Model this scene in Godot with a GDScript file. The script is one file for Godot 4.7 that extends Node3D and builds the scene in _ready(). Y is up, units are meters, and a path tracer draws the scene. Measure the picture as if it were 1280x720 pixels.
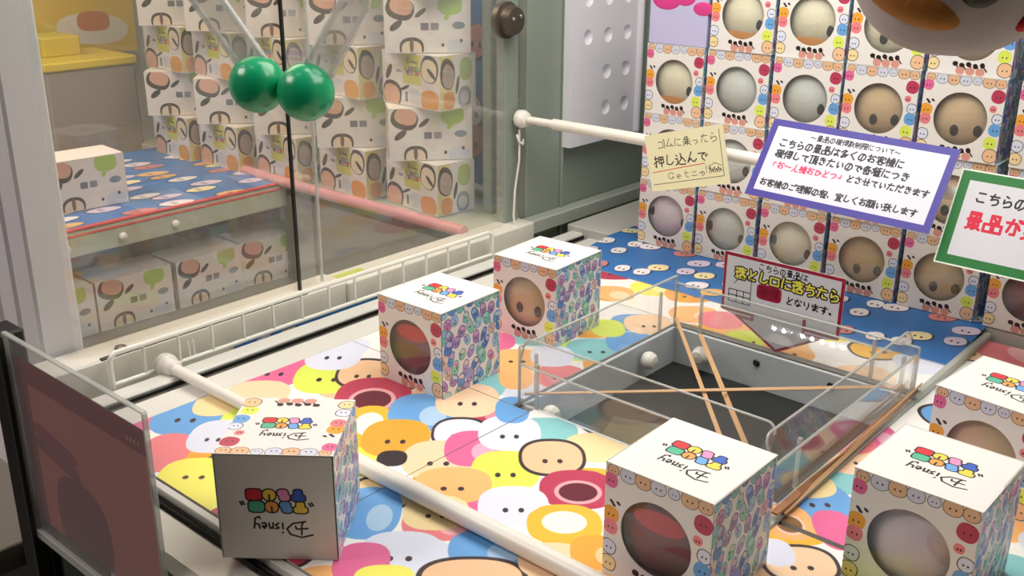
extends Node3D
# Inside of a crane game bay: printed deck, boxed prizes, acrylic prize chute, hanging notices, neighbouring bay behind glass.
# x runs left to right, -z runs to the back of the machine, y is up; the deck surface is y = 0.

const BOX_W := 0.12
const BOX_H := 0.1257
var M := {}
var used := {}
var rng := RandomNumberGenerator.new()

# ---------------------------------------------------------------- nodes
func numbered(called: String) -> String:
	var n: int = used.get(called, -1) + 1
	used[called] = n
	return called if n == 0 else "%s_%03d" % [called, n]

func thing(called: String, label: String, category: String, at := Vector3.ZERO, turn := 0.0, group := "") -> Node3D:
	var o := Node3D.new()
	o.name = numbered(called)
	add_child(o)
	o.position = at
	o.rotation.y = turn
	o.set_meta("label", label)
	o.set_meta("category", category)
	if group != "":
		o.set_meta("group", group)
	return o

func struct(called: String, at := Vector3.ZERO) -> Node3D:
	var o := Node3D.new()
	o.name = numbered(called)
	add_child(o)
	o.position = at
	o.set_meta("kind", "structure")
	return o

func put(called: String, mesh: Mesh, mat: Material, parent: Node3D, at := Vector3.ZERO, basis := Basis()) -> MeshInstance3D:
	var o := MeshInstance3D.new()
	o.name = called
	o.mesh = mesh
	if mat:
		o.material_override = mat
	parent.add_child(o, true)
	o.transform = Transform3D(basis, at)
	return o

func wall_mesh(called: String, size: Vector3, at: Vector3, mat: Material) -> MeshInstance3D:
	var o := MeshInstance3D.new()
	o.name = numbered(called)
	o.mesh = box_mesh(size, minf(0.002, minf(size.x, minf(size.y, size.z)) * 0.2))
	o.material_override = mat
	add_child(o)
	o.position = at
	o.set_meta("kind", "structure")
	return o

# ---------------------------------------------------------------- mesh helpers
func st_new() -> SurfaceTool:
	var st := SurfaceTool.new()
	st.begin(Mesh.PRIMITIVE_TRIANGLES)
	return st

func vert(st: SurfaceTool, p: Vector3, n: Vector3, uv := Vector2.ZERO) -> void:
	st.set_normal(n)
	st.set_uv(uv)
	st.add_vertex(p)

# a, b, c, d run counter-clockwise as seen from outside
func quad(st: SurfaceTool, a: Vector3, b: Vector3, c: Vector3, d: Vector3, ua := Vector2(0, 1), ub := Vector2(1, 1), uc := Vector2(1, 0), ud := Vector2(0, 0)) -> void:
	var n := (b - a).cross(c - a).normalized()
	vert(st, a, n, ua)
	vert(st, c, n, uc)
	vert(st, b, n, ub)
	vert(st, a, n, ua)
	vert(st, d, n, ud)
	vert(st, c, n, uc)

# a triangle of [point, normal, uv] corners, wound so that its front lies where the normals point
func face3(st: SurfaceTool, a: Array, b: Array, c: Array) -> void:
	var g: Vector3 = (b[0] - a[0]).cross(c[0] - a[0])
	var order := [a, b, c] if g.dot(a[1] + b[1] + c[1]) < 0.0 else [a, c, b]
	for t in order:
		vert(st, t[0], t[1], t[2] if t.size() > 2 else Vector2.ZERO)

func tri(st: SurfaceTool, a: Vector3, b: Vector3, c: Vector3) -> void:
	var n := (b - a).cross(c - a).normalized()
	vert(st, a, n)
	vert(st, c, n)
	vert(st, b, n)

# a box with chamfered edges; every face carries uv 0..1
func add_box(st: SurfaceTool, s: Vector3, bevel: float, at := Vector3.ZERO) -> void:
	var h := s * 0.5
	var e := bevel
	var i := Vector3(h.x - e, h.y - e, h.z - e)
	for ax in 3:
		for sg in [-1.0, 1.0]:
			var u := Vector3.ZERO
			var v := Vector3.ZERO
			var n := Vector3.ZERO
			n[ax] = sg
			if ax == 0:
				u = Vector3(0, 0, -sg)
				v = Vector3(0, 1, 0)
			elif ax == 1:
				u = Vector3(1, 0, 0)
				v = Vector3(0, 0, -sg)
			else:
				u = Vector3(sg, 0, 0)
				v = Vector3(0, 1, 0)
			var c: Vector3 = at + n * h[ax]
			var du := u * absf(u.dot(i))
			var dv := v * absf(v.dot(i))
			quad(st, c - du - dv, c + du - dv, c + du + dv, c - du + dv)
	if e <= 0.0:
		return
	for ax in 3:
		var b := (ax + 1) % 3
		var c := (ax + 2) % 3
		for sb in [-1.0, 1.0]:
			for sc in [-1.0, 1.0]:
				var p := Vector3.ZERO
				var q := Vector3.ZERO
				p[b] = sb * h[b]
				p[c] = sc * i[c]
				q[b] = sb * i[b]
				q[c] = sc * h[c]
				var l := Vector3.ZERO
				l[ax] = i[ax]
				if sb * sc > 0.0:
					quad(st, at + p + l, at + p - l, at + q - l, at + q + l)
				else:
					quad(st, at + p - l, at + p + l, at + q + l, at + q - l)
	for sx in [-1.0, 1.0]:
		for sy in [-1.0, 1.0]:
			for sz in [-1.0, 1.0]:
				var a3 := at + Vector3(sx * h.x, sy * i.y, sz * i.z)
				var b3 := at + Vector3(sx * i.x, sy * h.y, sz * i.z)
				var c3 := at + Vector3(sx * i.x, sy * i.y, sz * h.z)
				if sx * sy * sz > 0.0:
					tri(st, a3, b3, c3)
				else:
					tri(st, a3, c3, b3)

func box_mesh(s: Vector3, bevel := 0.001) -> ArrayMesh:
	var st := st_new()
	add_box(st, s, bevel)
	return st.commit()

# profile: array of Vector2(radius, height), turned about y
func lathe(profile: Array, seg := 20) -> ArrayMesh:
	var st := st_new()
	if profile[0].y > profile[-1].y:
		profile = profile.duplicate()
		profile.reverse()
	var n := profile.size()
	for k in seg:
		var a := TAU * k / seg
		var b := TAU * (k + 1) / seg
		for j in n - 1:
			var p: Vector2 = profile[j]
			var q: Vector2 = profile[j + 1]
			var d := (q - p).normalized()
			var nn := Vector2(d.y, -d.x)
			var pa := Vector3(p.x * cos(a), p.y, p.x * sin(a))
			var pb := Vector3(p.x * cos(b), p.y, p.x * sin(b))
			var qa := Vector3(q.x * cos(a), q.y, q.x * sin(a))
			var qb := Vector3(q.x * cos(b), q.y, q.x * sin(b))
			var na := Vector3(nn.x * cos(a), nn.y, nn.x * sin(a))
			var nb := Vector3(nn.x * cos(b), nn.y, nn.x * sin(b))
			face3(st, [pa, na], [qa, na], [qb, nb])
			face3(st, [pa, na], [qb, nb], [pb, nb])
	return st.commit()

func ellipsoid(r: Vector3, seg := 24, rings := 14, bump := 0.0, power := 2.0) -> ArrayMesh:
	var st := st_new()
	var pts := []
	for j in rings + 1:
		var row := []
		var th := PI * j / rings
		for k in seg + 1:
			var ph := TAU * k / seg
			var d := Vector3(sin(th) * cos(ph), cos(th), sin(th) * sin(ph))
			var q := pow(pow(absf(d.x), power) + pow(absf(d.y), power) + pow(absf(d.z), power), -1.0 / power)
			var w := 1.0 + bump * sin(ph * 3.0 + th * 2.0) * sin(th)
			row.append([d * q * r * w, (d / r).normalized()])
		pts.append(row)
	for j in rings:
		for k in seg:
			var a = pts[j][k]
			var b = pts[j + 1][k]
			var c = pts[j + 1][k + 1]
			var d = pts[j][k + 1]
			face3(st, a, b, c)
			face3(st, a, c, d)
	return st.commit()

# round tube along a list of points
func tube(pts: Array, r: float, seg := 10, closed_ends := true) -> ArrayMesh:
	var st := st_new()
	var rings := []
	var up := Vector3.UP
	for i in pts.size():
		var t: Vector3 = (pts[mini(i + 1, pts.size() - 1)] - pts[maxi(i - 1, 0)]).normalized()
		if absf(t.dot(up)) > 0.95:
			up = Vector3.RIGHT
		var s := t.cross(up).normalized()
		var v := s.cross(t).normalized()
		up = v
		var ring := []
		for k in seg:
			var a := TAU * k / seg
			var n := s * cos(a) + v * sin(a)
			ring.append([pts[i] + n * r, n])
		rings.append(ring)
	for i in pts.size() - 1:
		for k in seg:
			var a = rings[i][k]
			var b = rings[i][(k + 1) % seg]
			var c = rings[i + 1][(k + 1) % seg]
			var d = rings[i + 1][k]
			face3(st, a, b, c)
			face3(st, a, c, d)
	if closed_ends:
		for e in [0, pts.size() - 1]:
			var n: Vector3 = (pts[e] - pts[1 if e == 0 else e - 1]).normalized()
			for k in seg:
				face3(st, [pts[e], n], [rings[e][k][0], n], [rings[e][(k + 1) % seg][0], n])
	return st.commit()

# flat strip band (a stretched rubber band) between two points
func band(a: Vector3, b: Vector3, w: float, t: float, twist := 0.0) -> ArrayMesh:
	var st := st_new()
	var d := (b - a).normalized()
	var s := d.cross(Vector3.UP).normalized()
	var n := 14
	var last := []
	for i in n + 1:
		var f := float(i) / n
		var ang := twist * f
		var side := s.rotated(d, ang)
		var up := side.cross(d)
		var c := a.lerp(b, f)
		var ring := [c - side * w - up * t, c + side * w - up * t, c + side * w + up * t, c - side * w + up * t]
		if last.size():
			for k in 4:
				quad(st, last[k], last[(k + 1) % 4], ring[(k + 1) % 4], ring[k])
		last = ring
	return st.commit()

# flat sheet of given outline (in x, y), thickness t, facing +z; uv over its bounding box; surface 0 is the print, surface 1 the rest
func sheet(outline: PackedVector2Array, t: float, face: Material, rest: Material) -> ArrayMesh:
	var lo := outline[0]
	var hi := outline[0]
	for p in outline:
		lo = lo.min(p)
		hi = hi.max(p)
	var idx := Geometry2D.triangulate_polygon(outline)
	var st := st_new()
	var area := 0.0
	for i in outline.size():
		area += outline[i].cross(outline[(i + 1) % outline.size()])
	var sb := st_new()
	for i in range(0, idx.size(), 3):
		var f := []
		var r := []
		for k in 3:
			var p := outline[idx[i + k]]
			f.append([Vector3(p.x, p.y, t * 0.5), Vector3(0, 0, 1), Vector2((p.x - lo.x) / (hi.x - lo.x), (hi.y - p.y) / (hi.y - lo.y))])
			r.append([Vector3(p.x, p.y, -t * 0.5), Vector3(0, 0, -1)])
		face3(st, f[0], f[1], f[2])
		face3(sb, r[0], r[1], r[2])
	var m := st.commit()
	for i in outline.size():
		var p := outline[i]
		var q := outline[(i + 1) % outline.size()]
		var z := Vector3(0, 0, t * 0.5 * signf(area))
		var a := Vector3(p.x, p.y, 0)
		var b := Vector3(q.x, q.y, 0)
		quad(sb, a - z, b - z, b + z, a + z)
	m = sb.commit(m)
	m.surface_set_material(0, face)
	m.surface_set_material(1, rest)
	return m

func rect(w: float, h: float) -> PackedVector2Array:
	return PackedVector2Array([Vector2(-w / 2, -h / 2), Vector2(w / 2, -h / 2), Vector2(w / 2, h / 2), Vector2(-w / 2, h / 2)])

func round_rect(w: float, h: float, r: float, corners := [1, 1, 1, 1]) -> PackedVector2Array:
	var out := PackedVector2Array()
	var cs := [Vector2(w / 2 - r, h / 2 - r), Vector2(-w / 2 + r, h / 2 - r), Vector2(-w / 2 + r, -h / 2 + r), Vector2(w / 2 - r, -h / 2 + r)]
	for c in 4:
		if corners[c]:
			for k in 7:
				var a := PI / 2 * c + PI / 2 * k / 6.0
				out.append(cs[c] + Vector2(cos(a), sin(a)) * r)
		else:
			out.append(cs[c] + Vector2(1 if c in [0, 3] else -1, 1 if c < 2 else -1) * r)
	return out

# a panel with a round hole, facing +z: surface 0 outside print, surface 1 inside and rims
func holed_panel(w: float, h: float, t: float, r: float, cy: float, face: Material, rest: Material) -> ArrayMesh:
	var st := st_new()
	var sb := st_new()
	var n := 48
	for k in n:
		var e := []
		for a in [TAU * k / n, TAU * (k + 1) / n]:
			var d := Vector2(cos(a), sin(a))
			var s := minf((w / 2) / maxf(absf(d.x), 1e-6), ((h / 2 - cy) if d.y > 0 else (h / 2 + cy)) / maxf(absf(d.y), 1e-6))
			e.append([Vector2(0, cy) + d * r, Vector2(0, cy) + d * s])
		var corner := Vector2.INF
		for c in [Vector2(w / 2, h / 2), Vector2(-w / 2, h / 2), Vector2(-w / 2, -h / 2), Vector2(w / 2, -h / 2)]:
			var ca := fposmod((c - Vector2(0, cy)).angle(), TAU)
			if ca > TAU * k / n + 1e-5 and ca < TAU * (k + 1) / n - 1e-5:
				corner = c
		var f := t / 2
		var ring: Array = [e[0][0], e[0][1], e[1][1], e[1][0]]
		var p3 := []
		var uv := []
		for p in ring:
			p3.append(Vector3(p.x, p.y, 0))
			uv.append(Vector2(p.x / w + 0.5, 0.5 - p.y / h))
		var z := Vector3(0, 0, f)
		quad(st, p3[0] + z, p3[1] + z, p3[2] + z, p3[3] + z, uv[0], uv[1], uv[2], uv[3])
		quad(sb, p3[3] - z, p3[2] - z, p3[1] - z, p3[0] - z)
		quad(sb, p3[3] - z, p3[0] - z, p3[0] + z, p3[3] + z)
		if corner != Vector2.INF:
			var c3 := Vector3(corner.x, corner.y, 0)
			var n1 := Vector3(0, 0, 1)
			face3(st, [p3[1] + z, n1, uv[1]], [p3[2] + z, n1, uv[2]], [c3 + z, n1, Vector2(corner.x / w + 0.5, 0.5 - corner.y / h)])
			face3(sb, [p3[1] - z, -n1], [p3[2] - z, -n1], [c3 - z, -n1])
	var m := st.commit()
	m = sb.commit(m)
	m.surface_set_material(0, face)
	m.surface_set_material(1, rest)
	return m

# ---------------------------------------------------------------- materials
func mat(c: Color, rough := 0.6, metal := 0.0) -> StandardMaterial3D:
	var m := StandardMaterial3D.new()
	m.albedo_color = c
	m.roughness = rough
	m.metallic = metal
	return m

func printed(tex: Texture2D, rough := 0.45) -> StandardMaterial3D:
	var m := mat(Color.WHITE, rough)
	m.albedo_texture = tex
	return m

func clear(c: Color, alpha: float, rough := 0.02) -> StandardMaterial3D:
	var m := mat(Color(c.r, c.g, c.b, alpha), rough)
	m.transparency = BaseMaterial3D.TRANSPARENCY_ALPHA
	return m

func grainy(m: StandardMaterial3D, freq: float, depth: float) -> StandardMaterial3D:
	var n := FastNoiseLite.new()
	n.seed = 7
	n.frequency = freq
	var t := NoiseTexture2D.new()
	t.width = 256
	t.height = 256
	t.seamless = true
	t.noise = n
	m.heightmap_enabled = true
	m.heightmap_texture = t
	m.heightmap_scale = depth
	m.uv1_triplanar = true
	m.uv1_scale = Vector3(8, 8, 8)
	return m
# ---------------------------------------------------------------- printed pictures
class Canvas:
	var w: int
	var h: int
	var buf: PackedByteArray
	func _init(ww: int, hh: int, c: Color) -> void:
		w = ww
		h = hh
		buf = PackedByteArray()
		buf.resize(w * h * 3)
		buf.fill(255)
		box(0, 0, w, h, c)
	func mix(x: int, y: int, c: Color, a: float) -> void:
		var o := (y * w + x) * 3
		buf[o] = int(buf[o] + (c.r * 255.0 - buf[o]) * a)
		buf[o + 1] = int(buf[o + 1] + (c.g * 255.0 - buf[o + 1]) * a)
		buf[o + 2] = int(buf[o + 2] + (c.b * 255.0 - buf[o + 2]) * a)
	func box(x0: float, y0: float, x1: float, y1: float, c: Color) -> void:
		for y in range(maxi(0, int(y0)), mini(h, int(y1))):
			for x in range(maxi(0, int(x0)), mini(w, int(x1))):
				var o := (y * w + x) * 3
				buf[o] = int(c.r * 255.0)
				buf[o + 1] = int(c.g * 255.0)
				buf[o + 2] = int(c.b * 255.0)
	# squarish oval, turned by rot
	func oval(cx: float, cy: float, rx: float, ry: float, rot: float, c: Color, power := 2.0) -> void:
		var r := maxf(rx, ry) + 1.5
		var cs := cos(rot)
		var sn := sin(rot)
		var k := minf(rx, ry)
		for y in range(maxi(0, int(cy - r)), mini(h, int(cy + r) + 1)):
			for x in range(maxi(0, int(cx - r)), mini(w, int(cx + r) + 1)):
				var dx := x + 0.5 - cx
				var dy := y + 0.5 - cy
				var u := absf(dx * cs + dy * sn) / rx
				var v := absf(-dx * sn + dy * cs) / ry
				if u > 1.3 or v > 1.3:
					continue
				var q := sqrt(u * u + v * v) if power == 2.0 else pow(pow(u, power) + pow(v, power), 1.0 / power)
				var a := clampf((1.0 - q) * k + 0.5, 0.0, 1.0)
				if a > 0.0:
					mix(x, y, c, a)
	func line(a: Vector2, b: Vector2, wd: float, c: Color) -> void:
		var r := wd * 0.5
		var d := b - a
		var l2 := maxf(d.length_squared(), 1e-6)
		for y in range(maxi(0, int(minf(a.y, b.y) - r - 1)), mini(h, int(maxf(a.y, b.y) + r + 2))):
			for x in range(maxi(0, int(minf(a.x, b.x) - r - 1)), mini(w, int(maxf(a.x, b.x) + r + 2))):
				var p := Vector2(x + 0.5, y + 0.5)
				var t := clampf((p - a).dot(d) / l2, 0.0, 1.0)
				var f := clampf(r - p.distance_to(a + d * t) + 0.5, 0.0, 1.0)
				if f > 0.0:
					mix(x, y, c, f)
	func path(pts: Array, wd: float, c: Color) -> void:
		for i in pts.size() - 1:
			line(pts[i], pts[i + 1], wd, c)
	func poly(pts: PackedVector2Array, c: Color) -> void:
		var lo := pts[0]
		var hi := pts[0]
		for p in pts:
			lo = lo.min(p)
			hi = hi.max(p)
		for y in range(maxi(0, int(lo.y)), mini(h, int(hi.y) + 1)):
			for x in range(maxi(0, int(lo.x)), mini(w, int(hi.x) + 1)):
				if Geometry2D.is_point_in_polygon(Vector2(x + 0.5, y + 0.5), pts):
					mix(x, y, c, 1.0)
	func texture() -> ImageTexture:
		return ImageTexture.create_from_image(Image.create_from_data(w, h, false, Image.FORMAT_RGB8, buf))

# strokes of each character on a ten by ten grid, "xy" per point, strokes parted by /
var GLYPH := {
	"の": "52 47 28 17 14 31 61 83 86 68 49", "こ": "21 51 71/16 28 48 78", "ち": "12 82/40 25 54 74 86 78 49", "ら": "30 51/23 26 54 74 86 78 39",
	"は": "20 15 18/42 92/71 77 58 47 56 76 98", "く": "70 24 79", "お": "12 62/30 38 27 16 64 86 78 58/71 92", "に": "20 15 18/42 82/46 48 88",
	"し": "30 27 48 68 86", "て": "12 82 54 56 78", "き": "21 71/23 83/40 76/36 27 38 68", "た": "12 52/40 18/52 82/56 58 88", "い": "22 26 38 46/72 86",
	"で": "12 72 44 46 68/74 85/83 94", "つ": "13 62 84 76 48", "と": "30 45/81 45 26 28 78", "さ": "12 82/40 76/36 27 38 68", "せ": "04 94/70 76 66/30 38 88",
	"だ": "12 52/30 18/53 73/56 58 88/71 82/80 91", "ま": "12 82/14 84/50 57 38 27 36 56 88", "す": "02 92/60 65 46 35 54 66 49", "ひ": "12 52 25 28 58 76 63 84 96",
	"ご": "22 62/17 28 68/71 82/80 91", "な": "12 52/40 16/71 92/64 67 48 37 56 86", "り": "21 24 35/71 75 59", "が": "12 62 68 48/40 27/73 85/80 91/70 81",
	"ゴ": "22 72 78/18 78/80 91/90 99", "ム": "50 17 87/65 98", "っ": "25 65 77 49", "ん": "50 18 45 57 78 96", "ニ": "23 73/17 87", "ャ": "25 84 76/44 59",
	"一": "04 95", "人": "50 46 19/45 69 99", "口": "12 82 88 18 12", "入": "31 51 46 19/53 66 99", "、": "16 28", "。": "17 26 37 28 17", "「": "82 52 56", "」": "42 46 16", "〜": "05 24 45 66 85",
	"!": "51 56/58 59",
	"景": "20 70 73 23 20/21 71/14 84/49 45/25 75 77 27 25/50 59/38 19/68 89", "品": "30 70 74 30 34 74/05 45 49 09 05/55 95 99 59 55",
	"獲": "30 12/11 33 28 17/24 06/41 91/50 52/80 82/53 45/54 57/53 93/65 85/55 95/73 77/47 87 49/57 99", "得": "30 13/32 04/23 29/50 90 93 53 50/51 91/44 94/46 96/80 88 68/57 68",
	"数": "20 25/12 42/10 21/40 31/14 25/45 34/27 36/06 46/26 18/36 29 09/60 43/63 93/83 49/64 99", "制": "10 02/02 62/30 39/04 64/15 18/15 55 58/70 76/90 99 79",
	"限": "10 19/10 40 23 35 44 16/50 90 94 54/52 92/50 59 78/65 99/95 76", "多": "50 13/41 71 35/43 54/65 28/55 95 39/67 78",
	"客": "50 51/13 11 91 93/42 25/33 73 17/34 97/36 76 79 39 36", "様": "12 42/20 29/22 06/23 45/60 71/80 72/52 92/53 93/44 94/71 79 68/46 65 49/95 77/75 99",
	"頂": "00 40/20 29 18/50 90/70 52/52 92 98 52 58 98/54 94/56 96/58 49/78 99", "各": "40 13/31 71 15/32 95/25 75 79 25 29 79", "種": "40 02/13 43/30 39/33 07/34 46/90 51/43 93/44 84 87 47 44/45 85/70 79/48 88/49 99",
	"理": "01 41/04 44/07 47/21 27/50 90 94 54 50/52 92/70 79/56 96/49 99", "解": "20 03/21 41 24/13 43 49/13 19/16 46/30 38/50 90 84/70 55/60 57/56 95/47 97/75 79", "程": "40 02/13 43/30 39/33 07/34 46/51 91 94 54 51/56 96/58 88/49 99/75 79",
	"宜": "50 51/13 11 91 93/33 73 78 33 38/35 75/37 77/19 99", "願": "00 90/10 05 09/20 40 44 24 20/22 42/34 39/26 18/46 58/50 90/60 98/62 92/64 94/66 96/62 68 98 92/68 59/88 99", "致": "01 51/30 14 54/44 55/05 45/25 28/09 58/70 53/63 93/83 49/64 99",
	"落": "01 91/30 32/60 62/13 24/04 15/08 29 16/50 34/43 83 37/54 97/46 86 89 49 46", "完": "50 51/13 11 91 93/34 74/16 86/36 28 09/66 68 99", "乗": "60 22/13 83/30 36/60 66/05 95/17 87/50 59/46 09/56 99",
	"押": "12 42/20 29 18/06 44/51 91 96 56 51/53 93/71 79", "込": "11 22/04 24 28 09/28 59 99/50 64 37/53 74 97", "G": "83 61 31 13 16 38 68 86 56", "e": "26 76 54 34 26 38 68", "t": "40 47 58 78/23 73", "ゃ": "15 74 86 68/43 59/64 65",
}
func glyph(cv: Canvas, ch: String, at: Vector2, size: float, wd: float, c: Color, slant := 0.0) -> void:
	if not GLYPH.has(ch):
		return
	for s in GLYPH[ch].split("/"):
		var pts := []
		for p in s.split(" "):
			var q := Vector2(int(p.substr(0, 1)), int(p.substr(1, 1))) / 9.6 * size
			pts.append(at + Vector2(q.x - slant * q.y, q.y))
		cv.path(pts, wd, c)

func write(cv: Canvas, text: String, at: Vector2, size: float, wd: float, c: Color, step := Vector2(1.0, 0.0), slant := 0.0) -> void:
	for i in text.length():
		glyph(cv, text[i], at + step * size * 1.05 * i, size, wd, c, slant)

const HUES := {
	"blue": Color(0.42, 0.66, 0.9), "rose": Color(0.93, 0.52, 0.56), "lilac": Color(0.88, 0.9, 0.98), "yellow": Color(0.97, 0.95, 0.42), "sand": Color(0.96, 0.87, 0.66), "pink": Color(0.9, 0.42, 0.62),
	"peach": Color(0.99, 0.84, 0.7), "lime": Color(0.87, 0.93, 0.38), "tan": Color(0.95, 0.78, 0.62), "crimson": Color(0.74, 0.24, 0.36), "gold": Color(0.97, 0.74, 0.24), "orange": Color(0.95, 0.66, 0.25),
	"teal": Color(0.55, 0.8, 0.82), "apricot": Color(0.98, 0.74, 0.48), "black": Color(0.2, 0.18, 0.2),
}
# one round, plain bean shape of the printed pattern
func bean(cv: Canvas, x: float, y: float, rx: float, ry: float, rot: float, hue: String, style: String) -> void:
	var c: Color = HUES[hue]
	var dark := Color(0.25, 0.2, 0.22)
	var ax := Vector2(cos(rot), sin(rot))
	var ay := Vector2(-sin(rot), cos(rot))
	var p := Vector2(x, y)
	if style == "rim":
		cv.oval(x, y, rx, ry, rot, dark, 2.4)
		cv.oval(x, y, rx * 0.9, ry * 0.86, rot, c, 2.4)
	else:
		cv.oval(x, y, rx, ry, rot, c, 2.5)
	if style == "ring":
		var q := p + ay * ry * 0.15
		cv.oval(q.x, q.y, rx * 0.62, ry * 0.6, rot, c.lerp(Color(1, 0.85, 0.85), 0.7), 2.0)
		cv.oval(q.x, q.y, rx * 0.5, ry * 0.46, rot, c.darkened(0.45), 2.0)
	if style == "patch":
		var q := p + ax * rx * 0.35 + ay * ry * 0.2
		cv.oval(q.x, q.y, rx * 0.4, ry * 0.5, rot, c.lerp(Color.WHITE, 0.45), 2.0)
	if style == "white":
		var q := p - ay * ry * 0.1
		cv.oval(q.x, q.y, rx * 0.6, ry * 0.55, rot, Color(1, 0.97, 0.92), 2.0)
	if style in ["dots", "rim"]:
		for s in [-0.22, 0.22]:
			var q: Vector2 = p + ax * rx * s + ay * ry * 0.22
			cv.oval(q.x, q.y, rx * 0.08, ry * 0.11, rot, dark)

func blob_row(cv: Canvas, a: Vector2, b: Vector2, n: int, r: float, seed_: int) -> void:
	var names := ["pink", "tan", "sand", "peach", "teal", "tan", "apricot", "lilac", "sand"]
	rng.seed = seed_
	for i in n:
		var p := a.lerp(b, (i + 0.5) / n) + Vector2(rng.randf_range(-2, 2), rng.randf_range(-2, 2))
		var c: Color = HUES[names[rng.randi() % names.size()]]
		var rr := r * rng.randf_range(0.75, 1.15)
		cv.oval(p.x, p.y, rr + 2.5, rr * 0.9 + 2.5, 0, Color(0.32, 0.2, 0.2), 2.3)
		cv.oval(p.x, p.y, rr, rr * 0.9, 0, c.darkened(0.05), 2.3)
		for s in [-0.3, 0.3]:
			cv.oval(p.x + s * rr, p.y + rr * 0.15, rr * 0.1, rr * 0.13, 0, Color(0.15, 0.1, 0.1))

func mk(c: Vector2, o: float, x: float, y: float) -> Vector2:
	return c + Vector2(x, y) * o

# the box maker's mark: script word above two rows of four coloured letter shapes, drawn upright in a square of side s
func mark(cv: Canvas, c: Vector2, s: float, flip: bool, dull := 0.0) -> void:
	var k := -1.0 if flip else 1.0
	var ink := Color(0.1, 0.08, 0.1)
	var o := s * k
	# script word
	var wd := maxf(1.5, s * 0.024)
	for stroke in ["-40 -34 -26 -38 -12 -34 -8 -26 -16 -18 -32 -15", "-26 -34 -27 -20 -29 -16", "-34 -25 -20 -26 -19 -22", "-3 -26 -3 -18", "-3 -31 -2 -32", "6 -26 2 -25 6 -21 2 -18", "9 -26 9 -18", "9 -24 13 -26 14 -18", "17 -22 23 -23 20 -26 17 -22 19 -18 23 -19", "26 -26 27 -20 32 -20", "33 -26 31 -12 26 -9 25 -12"]:
		var v: PackedStringArray = stroke.split(" ")
		var pts := []
		for i in range(0, v.size(), 2):
			pts.append(mk(c, o, float(v[i]) * 0.01, float(v[i + 1]) * 0.01 - 0.02))
		cv.path(pts, wd, ink)
	# letter shapes T S U M, twice
	var cols := [[Color(0.98, 0.86, 0.35), Color(0.45, 0.68, 0.93), Color(0.95, 0.65, 0.35), Color(0.35, 0.74, 0.6)], [Color(0.25, 0.4, 0.8), Color(0.95, 0.6, 0.8), Color(0.99, 0.84, 0.36), Color(0.86, 0.2, 0.25)]]
	for r in 2:
		for i in 4:
			var x := -0.27 + 0.18 * i + (0.02 if r == 1 else 0.0)
			var y := 0.03 + 0.17 * r
			var col: Color = cols[r][i].lerp(Color(0.6, 0.55, 0.5), dull)
			for pass_ in 2:
				var g: float = s * 0.017 if pass_ == 0 else 0.0
				var cc: Color = ink if pass_ == 0 else col
				if i == 0:
					var a: Vector2 = mk(c, o, x, y - 0.035)
					var b: Vector2 = mk(c, o, x, y + 0.03)
					cv.oval(a.x, a.y, s * 0.085 + g, s * 0.045 + g, 0, cc, 3.0)
					cv.oval(b.x, b.y, s * 0.05 + g, s * 0.05 + g, 0, cc, 3.0)
				elif i == 1:
					var a: Vector2 = mk(c, o, x - 0.01, y - 0.03)
					var b: Vector2 = mk(c, o, x + 0.01, y + 0.03)
					cv.oval(a.x, a.y, s * 0.065 + g, s * 0.05 + g, 0, cc, 2.5)
					cv.oval(b.x, b.y, s * 0.065 + g, s * 0.05 + g, 0, cc, 2.5)
				elif i == 2:
					var a: Vector2 = mk(c, o, x, y)
					cv.oval(a.x, a.y, s * 0.078 + g, s * 0.075 + g, 0, cc, 2.3)
				else:
					var a: Vector2 = mk(c, o, x + 0.01, y)
					cv.oval(a.x, a.y, s * 0.095 + g, s * 0.075 + g, 0, cc, 4.0)
			if i == 2:
				cv.line(mk(c, o, x, y - 0.07), mk(c, o, x, y), s * 0.022, ink)
	for e in [-0.43, 0.43]:
		cv.line(mk(c, o, e, 0.06), mk(c, o, e + 0.02, 0.1), wd, ink)
		cv.line(mk(c, o, e + 0.03, 0.05), mk(c, o, e + 0.05, 0.09), wd, ink)

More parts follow.
